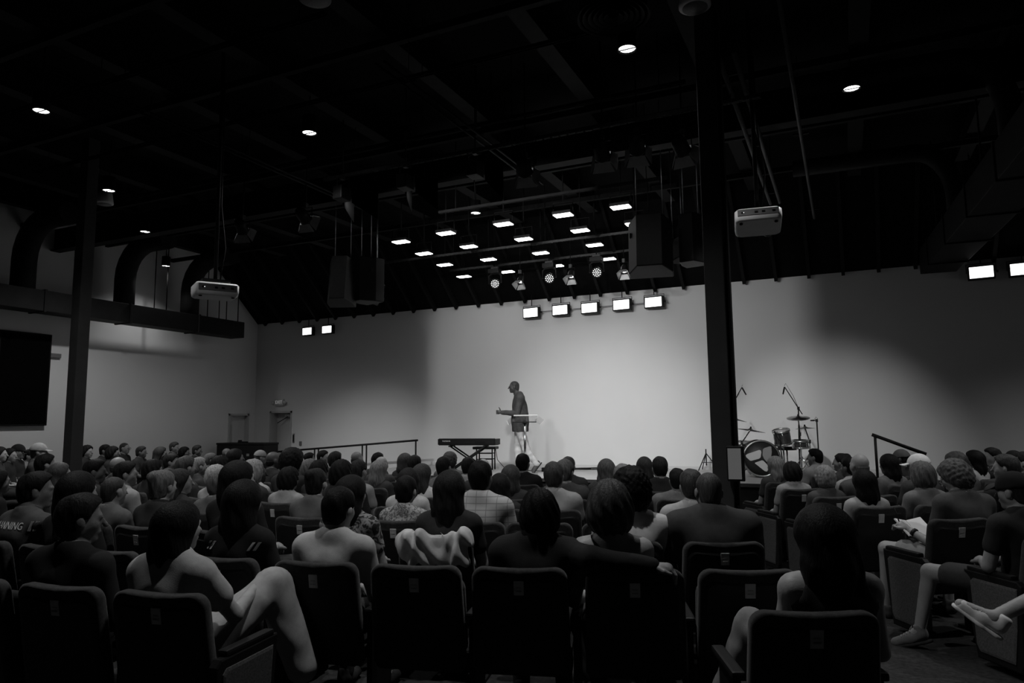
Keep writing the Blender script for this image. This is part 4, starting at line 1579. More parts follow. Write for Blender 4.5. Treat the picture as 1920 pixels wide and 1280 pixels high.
M_SKIN_DEFAULT = mat('skin_default', .3, .55, .3, .06, 12)
M_SHIRT_DEFAULT = mat('shirt_default', .1, .85, .15, .1, 20)
M_TROUSER_DEFAULT = mat('trouser_default', .05, .85, .15, .15, 25)


def skin_mat(g):
    return mat('skin_%03d' % int(g * 1000), g, .5, .35, .07, 14, .08, 120)


def cloth_mat(g):
    return mat('cloth_%03d' % int(g * 1000), g, .88, .12, .10, 25, .10, 260)


def hair_mat(g):
    nm = 'hair_%03d' % int(g * 1000)
    if nm in MATS:
        return MATS[nm]
    mt = mat(nm, g * .8, .55, .07 if g < .035 else .18, .45, 22, .4, 40, stretch=(4, 4, .35))
    return mt


# ------------------------------------------------------------------ hair, built in the head frame
HAIR_CACHE = {}


def hair_mesh(style, fine=False, length=.28):
    key = (style, fine, length)
    if key in HAIR_CACHE:
        return HAIR_CACHE[key]
    st = .0085 if fine else .013
    zlo = -.16
    if style in ('long', 'verylong'):
        zlo = -.13 - length
    wx, wy = (.24, .22) if style in ('afro', 'curly', 'bob', 'long') else (.14, .17)
    F_ = Field(axis_pts([(-wx, wx, st)]), axis_pts([(-wy, wy, st)]), axis_pts([(zlo - .03, .24 if style in ('afro', 'bun', 'curly') else .165, st)]))
    cr = ell((0, -.015, .030), (.074, .094, .086), .02)
    nape = ell((0, -.045, -.035), (.060, .058, .07), .03)
    ph = 1.7 if style == 'bob' else .6
    if style in ('short', 'buzz'):
        gsz = .014 if style == 'short' else .005
        F_.add(cr, gsz)
        F_.add(nape, gsz * .55)
        if style == 'short':
            F_.add(ell((0, .008, .072), (.058, .07, .042), .03), gsz * .6)
        F_.half((0, 1.0, -.72), .012 if style == 'short' else .002)
        F_.half((0, -.55, -1), .125)
        for s_ in (-1, 1):
            F_.cut(ell((s_ * .085, -.006, -.012), (.03, .028, .036)), 0, .01)
        if style == 'short':
            F_.wobble(lambda X, Y, Z: .0035 * np.sin(60 * X + 20 * Z) * np.sin(45 * Y + 30 * Z))
    elif style == 'bald':
        F_.add(cr, .0035)
        F_.add(nape, .003)
        F_.half((0, 0, 1), .0)
        F_.half((0, 1, 0), -.01)
        F_.half((0, 0, -1), .07)
        for s_ in (-1, 1):
            F_.cut(ell((s_ * .085, -.006, -.012), (.03, .028, .036)), 0, .008)
    elif style == 'bob':
        F_.add(cr, .020)
        F_.add(ell((0, -.035, -.035), (.108, .092, .10), .05))
        F_.half((0, 1.0, -.60), .028)
        F_.half((.12, 0, -1), .125)
        F_.wobble(lambda X, Y, Z: .005 * np.sin(70 * np.arctan2(X, -Y - .02) / 6 + 4 * np.sin(14 * Z)))
    elif style in ('long', 'verylong'):
        F_.add(cr, .018)
        L_ = length
        F_.add(cap_((0, -.045, .0), (0, -.060, -.10), .098, .092, .05))
        F_.add(ell((0, -.062, -.10 - L_ * .45), (.112, .055, .09 + L_ * .55), .05))
        F_.half((0, 1.0, -.50), .030)
        F_.wobble(lambda X, Y, Z: .0055 * np.sin(95 * X + 5 * np.sin(11 * Z)) * np.clip(-Z * 6 + .3, 0, 1) + .02 * np.clip(-Z - .02 - L_ * .8, 0, 1) * np.sin(60 * X))
    elif style in ('afro', 'curly'):
        gsz = .050 if style == 'afro' else .026
        F_.add(cr, gsz)
        F_.add(ell((0, -.04, -.03), (.085, .075, .075), .05), gsz * .6)
        F_.half((0, 1.0, -.65), .030)
        F_.wobble(lambda X, Y, Z: .007 * np.sin(97 * X + 2 + 31 * Z + 2 * np.sin(40 * Y)) * np.sin(93 * Y + 25 * X + 2 * np.sin(37 * Z)) * np.sin(101 * Z + 1 + 2 * np.sin(43 * X)) + .003 * np.sin(170 * X + 60 * Y) * np.sin(160 * Z + 30 * Y))
    elif style == 'bun':
        F_.add(cr, .012)
        F_.add(nape, .006)
        F_.add(ell((0, -.09, .075), (.048, .045, .045), .02))
        F_.half((0, 1.0, -.60), .02)
        F_.wobble(lambda X, Y, Z: .004 * np.sin(70 * X + 40 * Z) * np.sin(60 * Y))
    me = F_.mesh('hair', None)
    me.materials.append(M_SHIRT_DEFAULT)
    HAIR_CACHE[key] = me
    return me


def cap_meshes():
    F_ = Field(axis_pts([(-.13, .13, .009)]), axis_pts([(-.15, .15, .009)]), axis_pts([(-.02, .16, .009)]))
    F_.add(ell((0, -.012, .030), (.074, .096, .092), .02), .016)
    F_.half((0, -.12, -1), -.022)
    crown = F_.mesh('cap_crown', None)
    crown.materials.append(M_SHIRT_DEFAULT)
    b = MB()
    n_ = 12
    top_, bot = [], []
    V, Fc = [], []
    for j, rr in enumerate((.0, .35, .7, 1.0)):
        for k in range(n_ + 1):
            a = -1.15 + 2.3 * k / n_
            x = .088 * sin(a) * (1 + .02 * rr)
            y = .062 + .03 * cos(a) + rr * (.075 * cos(a * .8))
            z = .040 - .018 * rr - .35 * x * x * 6 * .3
            V.append((x, y, z))
    for j in range(3):
        for k in range(n_):
            a = j * (n_ + 1) + k
            Fc.append((a, a + 1, a + n_ + 2, a + n_ + 1))
    m_ = len(V)
    V2 = [(x, y, z - .004) for x, y, z in V]
    F2 = [tuple(i + m_ for i in reversed(f)) for f in Fc]
    b._add(V + V2, Fc + F2, True)
    brim = b.mesh('cap_brim', M_SHIRT_DEFAULT)
    return crown, brim


CAP_CROWN, CAP_BRIM = cap_meshes()
GL = MB()
for s_ in (-1, 1):
    ring = [(s_ * .033 + .022 * cos(2 * pi * k / 14), .100, .000 + .018 * sin(2 * pi * k / 14)) for k in range(15)]
    GL.tube(ring, .0022, 5, False)
    GL.tube([(s_ * .055, .102, .004), (s_ * .082, .06, .006), (s_ * .086, -.005, .002)], .002, 5)
GL.tube([(-.011, .102, .004), (.011, .102, .004)], .002, 5)
GLASSES_ME = GL.mesh('glasses', M_BLACK)


def set_obj_mat(o, m_):
    if not o.material_slots:
        return
    o.material_slots[0].link = 'OBJECT'
    o.material_slots[0].material = m_


BODY_CACHE = {}


def body_set(build, yaw, fine):
    key = (build, yaw, fine)
    if key not in BODY_CACHE:
        p = seated_pose(build, yaw)
        BODY_CACHE[key] = (p, make_body(p, fine))
    return BODY_CACHE[key]


def dress(t, p, parts, hair, skin, shirt, hairg, trouser=.04, fine=False, hlen=.28, capg=None, glasses=False, headgear_back=False, hscale=(1, 1, 1)):
    o = link('body', parts['body'], t)
    set_obj_mat(o, skin_mat(skin))
    o = link('shirt', parts['shirt'], t)
    set_obj_mat(o, shirt if not isinstance(shirt, float) else cloth_mat(shirt))
    o = link('trousers', parts['trousers'], t)
    set_obj_mat(o, cloth_mat(trouser))
    rot = Matrix(p['hm'].tolist()).to_euler()
    if hair:
        h = link('hair', hair_mesh(hair, fine, hlen), t, p['head'], rot)
        h.scale = hscale
        set_obj_mat(h, hair_mat(hairg))
    if capg is not None:
        c = link('cap', CAP_CROWN, t, p['head'], rot)
        set_obj_mat(c, cloth_mat(capg))
        c2 = link('cap_brim', CAP_BRIM, c)
        set_obj_mat(c2, cloth_mat(capg))
    if glasses:
        link('glasses', GLASSES_ME, t, p['head'], rot)

# ================================================================== AUDIENCE
from mathutils.bvhtree import BVHTree

SF = Field(axis_pts([(-.07, .07, .010)]), axis_pts([(-.10, .25, .010)]), axis_pts([(-.06, .13, .010)]))
SF.add(cap_((0, -.02, .01), (0, .06, .0), .040, .042, .03))
SF.add(cap_((0, .06, 0), (0, .17, -.010), .040, .034, .03))
SF.add(cap_((0, -.02, .03), (0, -.02, .06), .040, .040, .02))
SF.half((0, 0, -1), .038)
SF.half((0, 0, 1), .085)
SHOE_ME = SF.mesh('shoe', M_SHIRT_DEFAULT)
SF = Field(axis_pts([(-.07, .07, .010)]), axis_pts([(-.10, .25, .010)]), axis_pts([(-.08, .03, .006)]))
SF.add(cap_((0, -.03, -.035), (0, .06, -.035), .043, .046, .03))
SF.add(cap_((0, .06, -.035), (0, .18, -.035), .046, .036, .03))
SF.half((0, 0, -1), .048)
SF.half((0, 0, 1), -.026)
SOLE_ME = SF.mesh('sole', M_SHIRT_DEFAULT)
LACE = MB()
for k in range(4):
    y = .045 + k * .022
    LACE.tube([(-.03, y, .044 - k * .006), (0, y + .006, .052 - k * .007), (.03, y, .044 - k * .006)], .004, 5)
LACE.tube([(0, .04, .05), (.02, .03, .075), (.03, .05, .06), (0, .045, .05)], .003, 5)
LACE_ME = LACE.mesh('laces', M_SHIRT_DEFAULT)


def put_shoe(t, an, toe, g, sole=None, laces=False):
    an, toe = Vector(an), Vector(toe)
    d = toe - an
    yaw = atan2(-d.x, d.y)
    pitch = atan2(d.z + .055, sqrt(d.x ** 2 + d.y ** 2))
    s_ = link('shoe', SHOE_ME, t, tuple(an - Vector((0, 0, .042))), (pitch, 0, yaw))
    set_obj_mat(s_, cloth_mat(g))
    if sole is not None:
        q = link('sole', SOLE_ME, s_)
        set_obj_mat(q, cloth_mat(sole))
    if laces:
        q = link('laces', LACE_ME, s_)
        set_obj_mat(q, cloth_mat(min(.8, g * 1.3)))
    return s_


def seat_of(px, py, row, branch=0, depth_off=.03):
    """where the sight line through a head top meets a row; returns (z, phi, distance)"""
    d = ray(px, py)
    rr = ROW_R[row] - BACK_OFF - depth_off
    a = d[0] ** 2 + d[1] ** 2
    b = -2 * (d[0] * RC[0] + d[1] * RC[1])
    c = RC[0] ** 2 + RC[1] ** 2 - rr * rr
    q = b * b - 4 * a * c
    if q < 0:
        return None
    ts = sorted(((-b - sqrt(q)) / (2 * a), (-b + sqrt(q)) / (2 * a)))
    ts = [t for t in ts if t > 1.0]
    if branch >= len(ts):
        return None
    t = ts[branch]
    x, y, z = d[0] * t, d[1] * t, CAM_H + d[2] * t
    return z, math.degrees(atan2(x - RC[0], RC[1] - y)), t * sqrt(a), x, y


TAKEN = {r: [] for r in range(10)}        # arc positions already occupied, per row


def arc(row, phi):
    return radians(phi) * (ROW_R[row] - BACK_OFF)


def free(row, phi, gap=.47):
    s0 = arc(row, phi)
    return all(abs(s0 - q) >= gap for q in TAKEN[row])


HAIR_WORD = {'long': 'long', 'bob': 'chin-length', 'short': 'short', 'buzz': 'cropped', 'curly': 'curly', 'afro': 'full round', 'bun': 'pinned-up'}


def tone(g):
    return 'black' if g < .035 else 'dark' if g < .09 else 'grey' if g < .28 else 'pale'


def hair_tone(g):
    return 'dark' if g < .035 else 'brown' if g < .11 else 'greying' if g < .24 else 'fair'


PLACES = [(60, 'left of the wall screen'), (100, 'under the tall wall screen'), (152, 'by the left column'), (215, 'right of the left column'),
          (290, 'before the left wall'), (360, 'under the left projector'), (428, 'left of the equipment case'),
          (520, 'before the equipment case'), (600, 'below the low handrail end'), (700, 'below the ramp handrail'),
          (800, 'below the high handrail end'), (870, 'before the keyboard'), (935, 'before the keyboard bench'),
          (1010, 'before the walking speaker'), (1100, 'right of the lectern'), (1190, 'midway right of the lectern'),
          (1320, 'left of the right column'), (1400, 'beside the right column'), (1500, 'before the bass drum'), (1560, 'before the cymbals'),
          (1640, 'left of the stair handrail'), (1730, 'below the stair handrail'), (1800, 'right of the stair handrail'), (1921, 'near the right edge')]


def place(px):
    for x, s_ in PLACES:
        if px < x:
            return s_
    return PLACES[-1][1]


USED_LABELS = {}
LOOK = {}


def person_label(px, row, hair, hairg, shirt, cap=None, skin=.3):
    if cap:
        look = '%s cap and %s top' % (cap, tone(shirt))
    elif hair == 'bald':
        look = 'bald head and %s top' % tone(shirt)
    else:
        look = '%s %s hair and %s top' % (HAIR_WORD.get(hair, 'short'), hair_tone(hairg), tone(shirt))
    return 'person with %s, %s' % (look, place(px))


PERSONS = []
CUSTOM = {}


def seat_person(px, py, row, phi, parts_p, lab, lat=0.0, scale=1.0, yoff=0.0):
    p0, a = seat_pos(row, phi)
    loc = (p0[0] + cos(a) * lat - sin(a) * yoff, p0[1] + sin(a) * lat + cos(a) * yoff, 0)
    t = empty('person', loc, a, lab, 'person', 'seated audience')
    t.scale = (scale, scale, scale)
    t['row'] = row
    PERSONS.append((t, px, row))
    return t


def px_local(px, py, row, phi, yl, lat=0.0, scale=1.0):
    """seat-frame point on the sight line of a pixel, on the plane local y = yl"""
    p0, a = seat_pos(row, phi)
    p0 = np.array(p0) + np.array((cos(a) * lat, sin(a) * lat, 0))
    f = np.array((-sin(a), cos(a), 0))
    rgt = np.array((cos(a), sin(a), 0))
    d = ray(px, py)
    t = (yl * scale - (CAM - p0) @ f) / (d @ f)
    q = CAM + d * t - p0
    return (float(q @ rgt) / scale, yl, float(q[2]) / scale)


def auto_fit(px, py, row, phi, p):
    """lateral shift and scale that put the head of pose p on the pixel"""
    x, y, z = px_local(px, py, row, phi, p['head'][1])
    return x - p['head'][0], z / (p['head'][2] + .118)


# ---- materials for patterned clothes
def pattern_mat(name, kind, g0, g1, scale):
    if name in MATS:
        return MATS[name]
    mt = mat(name, g0, .88, .12)
    nt = mt.node_tree
    b = nt.nodes['Principled BSDF']
    tc = nt.nodes.new('ShaderNodeTexCoord')
    r = nt.nodes.new('ShaderNodeValToRGB')
    r.color_ramp.elements[0].color = (g0, g0, g0, 1)
    r.color_ramp.elements[1].color = (g1, g1, g1, 1)
    if kind == 'print':
        n = nt.nodes.new('ShaderNodeTexNoise')
        n.inputs['Scale'].default_value = scale
        n.inputs['Distortion'].default_value = 2.5
        nt.links.new(tc.outputs['Object'], n.inputs['Vector'])
        nt.links.new(n.outputs['Fac'], r.inputs['Fac'])
        r.color_ramp.elements[0].position = .42
        r.color_ramp.elements[1].position = .58
    elif kind == 'plaid':
        sep = nt.nodes.new('ShaderNodeSeparateXYZ')
        nt.links.new(tc.outputs['Object'], sep.inputs[0])
        acc = None
        for ax_, fr, th in (('Z', 1 / .046, .86), ('X', 1 / .075, .93)):
            m1 = nt.nodes.new('ShaderNodeMath')
            m1.operation = 'MULTIPLY'
            m1.inputs[1].default_value = fr
            nt.links.new(sep.outputs[ax_], m1.inputs[0])
            m2 = nt.nodes.new('ShaderNodeMath')
            m2.operation = 'FRACT'
            nt.links.new(m1.outputs[0], m2.inputs[0])
            m3 = nt.nodes.new('ShaderNodeMath')
            m3.operation = 'GREATER_THAN'
            m3.inputs[1].default_value = th
            nt.links.new(m2.outputs[0], m3.inputs[0])
            if acc is None:
                acc = m3
            else:
                mm = nt.nodes.new('ShaderNodeMath')
                mm.operation = 'MAXIMUM'
                nt.links.new(acc.outputs[0], mm.inputs[0])
                nt.links.new(m3.outputs[0], mm.inputs[1])
                acc = mm
        nt.links.new(acc.outputs[0], r.inputs['Fac'])
    elif kind == 'stripe':
        wv = nt.nodes.new('ShaderNodeTexWave')
        wv.bands_direction = 'Z'
        wv.inputs['Scale'].default_value = scale
        nt.links.new(tc.outputs['Object'], wv.inputs['Vector'])
        nt.links.new(wv.outputs['Fac'], r.inputs['Fac'])
    nt.links.new(r.outputs['Color'], b.inputs['Base Color'])
    return mt


def decal(t, shirt_me, polys, material, name, off=.004):
    """flat marks laid on the back of a shirt: 2-D polygons in (x, z), dropped on to the cloth from behind"""
    bm = bmesh.new()
    bm.from_mesh(shirt_me)
    tree = BVHTree.FromBMesh(bm)
    bm.free()
    b = MB()
    for poly in polys:
        V = []
        for x, z in poly:
            hit = tree.ray_cast(Vector((x, -1.0, z)), Vector((0, 1, 0)))
            y = hit[0].y if hit[0] is not None else -.16
            V.append((x, y - off, z))
        V2 = [(x, y + .003, z) for x, y, z in V]
        n_ = len(V)
        b._add(V + V2, [tuple(range(n_)), tuple(range(n_, 2 * n_))[::-1]] + [(i, (i + 1) % n_, (i + 1) % n_ + n_, i + n_) for i in range(n_)])
    return b.build(name, material, t)


def bent_text(t, shirt_me, body, size, x0, z0, material, name, off=.004):
    cu = bpy.data.curves.new('tmp', 'FONT')
    cu.body = body
    cu.size = size
    cu.align_x = 'CENTER'
    cu.align_y = 'CENTER'
    cu.resolution_u = 3
    o = bpy.data.objects.new('tmp', cu)
    col.objects.link(o)
    dg = bpy.context.evaluated_depsgraph_get()
    me = bpy.data.meshes.new_from_object(o.evaluated_get(dg))
    bpy.data.objects.remove(o)
    bpy.data.curves.remove(cu)
    bm = bmesh.new()
    bm.from_mesh(shirt_me)
    tree = BVHTree.FromBMesh(bm)
    bm.free()
    for v in me.vertices:
        x, z = x0 + v.co.x, z0 + v.co.y
        hit = tree.ray_cast(Vector((x, -1.0, z)), Vector((0, 1, 0)))
        y = hit[0].y if hit[0] is not None else -.15
        v.co = (x, y - off, z)
    me.name = name
    me.materials.append(material)
    return link(name, me, t)


M_MARK = mat('white_print', .7, .7)

# ================================================================== the nearer figures, each posed on its own
def reserve(row, phi):
    TAKEN[row].append(arc(row, phi))


def near_person(px, py, row, phi, lab, build='m', yaw=0, hair='short', hairg=.015, skin=.3, shirt=.05, trouser=.04, fit=True, cap=None, hlen=.28, glasses=False, sleeve='short',
                hands=None, bare_legs=False, top='tee', loose=0.0, pose=None, lat=None, seat=True, end=None, shoes=.03, hscale=(1, 1, 1), lockscale=None, clab=None, arms=(1,), yoff=0.0, wide=0.0):
    p = pose or seated_pose(build, yaw)
    L_, S_ = auto_fit(px, py, row, phi, p)
    S_ = max(.90, min(1.12, S_))
    if lockscale:
        S_ = lockscale
    if lat is not None:
        L_ = lat
    parts = make_body(p, True, sleeve, hands, bare_legs, top, loose, wide=wide)
    t = seat_person(px, py, row, phi, None, lab, L_, S_, yoff)
    dress(t, p, parts, hair, skin, shirt, hairg, trouser, True, hlen, cap, glasses, hscale=hscale)
    for s_ in (-1, 1):
        kn, an, toe = p['leg'][s_]
        put_shoe(t, an, toe, shoes)
    reserve(row, phi)
    if seat:
        chair(row, phi, True, end, clab, arms)
    return t, p, parts, L_, S_


# N1 man in a black sweater, head turned right
near_person(155, 929, 0, 7.2, 'person with short dark hair in a black sweater looking right, lower left corner', 'm', -38, 'short', .014, .12, .018, sleeve='long',
            pose=seated_pose('m', -38, 4, .04))
# N2 woman, pale sweater, hand on raised knee
LAT = auto_fit(340, 944, 0, 9.8, seated_pose('f', -12, 0, .0, .02))[0]
LK = lambda px, py, yl: px_local(px, py, 0, 9.8, yl, LAT, 1.0)
kn = LK(512, 1098, .46)
an = LK(566, 1250, .50)
el, wr = LK(440, 1152, .10), LK(486, 1092, .40)
p = seated_pose('f', -12, 0, .0, .02, arms={1: (el, wr)}, legs={1: (kn, an, (an[0] + .02, an[1] + .14, an[2] - .05))})
t, p, parts, L_, S_ = near_person(327, 944, 0, 9.8, 'person with very long dark hair in a pale sweater, hand on a raised knee', 'f', -12, 'long', .010, .33, .36, .34, hlen=.50, pose=p,
                                  hands={1: ((0, .2, 1), .5)}, lockscale=1.0, lat=LAT, end=1, loose=.012, wide=.03)
# N3 man in jersey with a name across the back
t, p, parts, L_, S_ = near_person(72, 887, 1, -1.2, 'person in a grey sports jersey with a white name on the back', 'm', -40, 'short', .012, .16, .07, pose=seated_pose('m', -35, 0, .0, .05))
bent_text(t, parts['shirt'], 'MANNING', .062, -.03, .922, M_MARK, 'jersey_name')
for k in range(2):
    decal(t, parts['shirt'], [[(.155 + k * .032, .895), (.172 + k * .032, .895), (.192 + k * .032, .955), (.175 + k * .032, .955)]], M_MARK, 'sleeve_stripe')
# N4 woman in a dark jersey with pale stripes
t, p, parts, L_, S_ = near_person(461, 902, 1, 8.4, 'person with long dark hair in a black jersey with white slanted stripes', 'f', 0, 'long', .010, .25, .02, hlen=.26)
for x0 in (-.165, -.135, .115, .145):
    decal(t, parts['shirt'], [[(x0, .885), (x0 + .014, .885), (x0 + .045, .93), (x0 + .03, .93)]], M_MARK, 'jersey_stripe')
# N5 boy in a grey T-shirt
near_person(637, 916, 1, 11.3, 'person with dark cropped hair in a grey T-shirt, bare neck, left of centre', 'm', -6, 'short', .010, .36, .42, pose=seated_pose('m', -10, 6, .03, .02))
# N6 woman with a printed top
near_person(662, 893, 2, 9.6, 'person with dark shoulder-length hair in a dark top with pale print', 'f', -15, 'long', .010, .28, pattern_mat('dark_print_cloth', 'print', .03, .3, 14), hlen=.12)
# N7 woman, patterned blouse
near_person(762, 894, 3, 10.0, 'person with dark pinned-up hair in a pale patterned blouse', 'f', 0, 'short', .010, .25, pattern_mat('pale_print_cloth', 'print', .10, .36, 26))
# N8 woman with very long hair
near_person(845, 884, 2, 13.3, 'person with very long dark hair behind a pale jacket on the seat', 'f', 0, 'long', .018, .3, .03, hlen=.36)
# N9 man in plaid shirt
near_person(901, 866, 3, 13.5, 'person with short dark hair in a pale plaid shirt in front of the keyboard', 'm', 0, 'short', .008, .15, pattern_mat('plaid_cloth', 'plaid', .42, .24, 1), sleeve='short', loose=.008)
# N10 man with his arm along the seat backs
LAT = auto_fit(1010, 905, 1, 16.7, seated_pose('m', 12, 3, .04))[0]
LK = lambda px, py, yl: px_local(px, py, 1, 16.7, yl, LAT, 1.0)
el, wr = LK(1108, 1046, -.24), LK(1222, 1062, -.25)
p = seated_pose('m', 12, 3, .04, .0, arms={1: (el, wr)})
near_person(1010, 905, 1, 16.7, 'person in a black jacket with one arm stretched along the next seat', 'm', 12, 'bob', .008, .18, .018, sleeve='long', pose=p, hands={1: ((0, 0, 1), .7)}, lockscale=1.0, lat=LAT, loose=.012)
# N11 woman with bare shoulders
near_person(1142, 909, 1, 19.5, 'person with chin-length brown hair and bare shoulders beside the stretched arm', 'f', 0, 'bob', .045, .34, .16, top='bare', hscale=(1.12, 1.1, 1.12), pose=seated_pose('f', 0, 3, -.02))
# N12 person with a full round head of hair, white shirt
near_person(1182, 886, 2, 19.45, 'person with a full round head of dark hair in a white shirt', 'm', 0, 'afro', .008, .15, .58)
# N13 broad man
near_person(1327, 886, 2, 22.6, 'broad person with greying cropped hair in a dark shirt left of the aisle', 'broad', 0, 'buzz', .06, .20, .055, loose=.02, pose=seated_pose('broad', 0, 4, 0, .01), end=1)
# N14 near woman, dark hair, tank top
LAT = auto_fit(1538, 957, 0, 22.35, seated_pose('f', 5, 4, -.02, .02))[0]
LK = lambda px, py, yl: px_local(px, py, 0, 22.35, yl, LAT, 1.0)
kn, an = LK(1408, 1168, .38), LK(1352, 1300, .42)
p = seated_pose('f', 5, 4, -.02, .02, legs={-1: (kn, an, (an[0] - .05, an[1] + .12, an[2] - .05))})
near_person(1538, 957, 0, 22.35, 'person with long dark hair in a black tank top, nearest the camera', 'f', 5, 'long', .012, .33, .02, .22, hlen=.46, top='tank', pose=p, lockscale=1.0, lat=LAT, hscale=(1.17, 1.10, 1.04), arms=(-1, 1))
# N15 man reading a notebook
LAT = auto_fit(1788, 872, 3, 33.6, seated_pose('m', 22, 26, -.02, .10))[0]
LK = lambda px, py, yl: px_local(px, py, 3, 33.6, yl, LAT, 1.03)
kn, an = LK(1662, 1028, .46), LK(1662, 1142, .50)
el, wr = LK(1752, 1022, .10), LK(1706, 994, .27)
p = seated_pose('m', 22, 26, -.02, .10, arms={-1: (el, wr)}, legs={-1: (kn, an, (an[0] - .02, an[1] + .15, an[2] - .05))})
tn, pn_, parts, L_, S_ = near_person(1790, 872, 3, 33.6, 'person with glasses and tousled hair bent over a white notebook', 'm', 22, 'curly', .10, .32, .075, .34, glasses=True, pose=p,
                                     hands={-1: ((0, -.3, 1), .75)}, bare_legs=True, lockscale=1.03, lat=LAT, end=-1, shoes=.05)
p0, a_ = seat_pos(3, 33.6)
nbp = LK(1712, 992, .33)
q0 = Vector(p0) + Vector((cos(a_) * LAT, sin(a_) * LAT, 0))
nbw = q0 + Matrix.Rotation(a_, 3, 'Z') @ Vector(nbp) * 1.03
nb = empty('notebook', tuple(nbw), a_ + .1, 'open white notebook in the lap of the person with glasses', 'notebook')
for s_ in (-1, 1):
    Rn = Matrix.Rotation(radians(38), 3, 'X') @ Matrix.Rotation(s_ * radians(-14), 3, 'Y')
    MB().rbox(Rn @ Vector((s_ * .068, 0, 0)) + Vector((0, 0, .0)), (.13, .19, .012), .003, Rn).build('page_block', M_PAPER, nb)
pw = q0 + Matrix.Rotation(a_, 3, 'Z') @ Vector(LK(1686, 978, .34)) * 1.03
pe = q0 + Matrix.Rotation(a_, 3, 'Z') @ Vector(LK(1676, 950, .34)) * 1.03
pn2 = empty('pen', tuple(pw), label='thin dark pen held above the white notebook', cat='pen')
dv = pe - pw
MB().tube([-dv * .6, dv], .005, 8).build('barrel', M_BLACK, pn2)
MB().tube([-dv * .6, -dv * .75], [.005, .001], 8).build('tip', M_METAL, pn2)
wrv, elv = Vector(wr), Vector(el)
dd = (elv - wrv).normalized()
MB().lathe([(.034, -.012), (.036, -.010), (.036, .010), (.034, .012)], 16, c=wrv + dd * .035, rot=aim_rot(dd)).build('watch_strap', M_BLACK, tn)
# N16 man in a dark cap, bare leg and sneaker
LAT = auto_fit(1897, 892, 2, 33.7, seated_pose('m', 20, 5, -.03, .03))[0]
LK = lambda px, py, yl: px_local(px, py, 2, 33.7, yl, LAT, 1.0)
kn, an = LK(1744, 1072, .50), LK(1724, 1182, .55)
toe = LK(1694, 1202, .63)
p = seated_pose('m', 20, 5, -.03, .03, legs={-1: (kn, an, toe)})
t, p, parts, L_, S_ = near_person(1897, 892, 2, 33.7, 'person in a dark cap and dark shirt with a bare leg in the aisle', 'm', 20, 'buzz', .03, .30, .028, .05, cap=.02, pose=p, bare_legs=True,
                                  lockscale=1.0, lat=LAT, end=-1, shoes=.16)
for o in t.children:
    if o.name.startswith('shoe'):
        q = link('sole', SOLE_ME, o)
        set_obj_mat(q, cloth_mat(.03))
        q = link('laces', LACE_ME, o)
        set_obj_mat(q, cloth_mat(.35))
# N17 person outside the picture, white sneaker crossed into view
LK = lambda px, py, yl: px_local(px, py, 1, 33.2, yl, 0, 1.0)
an, toe = LK(1862, 1158, .34), LK(1800, 1132, .44)
p = seated_pose('m', 15, 0, 0, 0, legs={1: (LK(1990, 1100, .30), an, toe)})
t, p, parts, L_, S_ = near_person(2080, 905, 1, 33.2, 'person at the right edge with a white sneaker crossed into the aisle', 'm', 15, 'short', .03, .3, .05, .03, pose=p, bare_legs=True, lockscale=1.0, lat=0, end=-1, shoes=.05)
for o in list(t.children):
    if o.name.startswith('shoe'):
        bpy.data.objects.remove(o)
put_shoe(t, p['leg'][1][1], p['leg'][1][2], .62, .70, True)
put_shoe(t, p['leg'][-1][1], p['leg'][-1][2], .62, .70, True)

# pale jacket draped over the seat of the very long-haired person
p0, a_ = seat_pos(2, 13.3)
JF = Field(axis_pts([(-.27, .27, .011)]), axis_pts([(-.36, -.08, .011)]), axis_pts([(.66, 1.02, .011)]))
JF.add(cap_((-.22, -.225, .875), (.19, -.225, .905), .045, .05, .04))
JF.add(ell((.02, -.262, .82), (.22, .028, .11), .05))
JF.add(ell((-.1, -.265, .84), (.10, .035, .09), .04))
JF.add(cap_((.05, -.26, .93), (.17, -.255, .80), .03, .04, .03))
JF.wobble(lambda X, Y, Z: .010 * np.sin(31 * X + 34 * Z + 2.5 * np.sin(17 * X + 9 * Z)) + .008 * np.sin(23 * Z - 44 * X + 2 * np.sin(25 * X)) + .014 * np.sin(13 * X + 1.0))
jk = JF.mesh('jacket', cloth_mat(.50))
jo = link('jacket', jk, None, p0, (0, 0, a_))
tag(jo, 'pale crumpled jacket draped over a seat back left of centre', 'jacket')

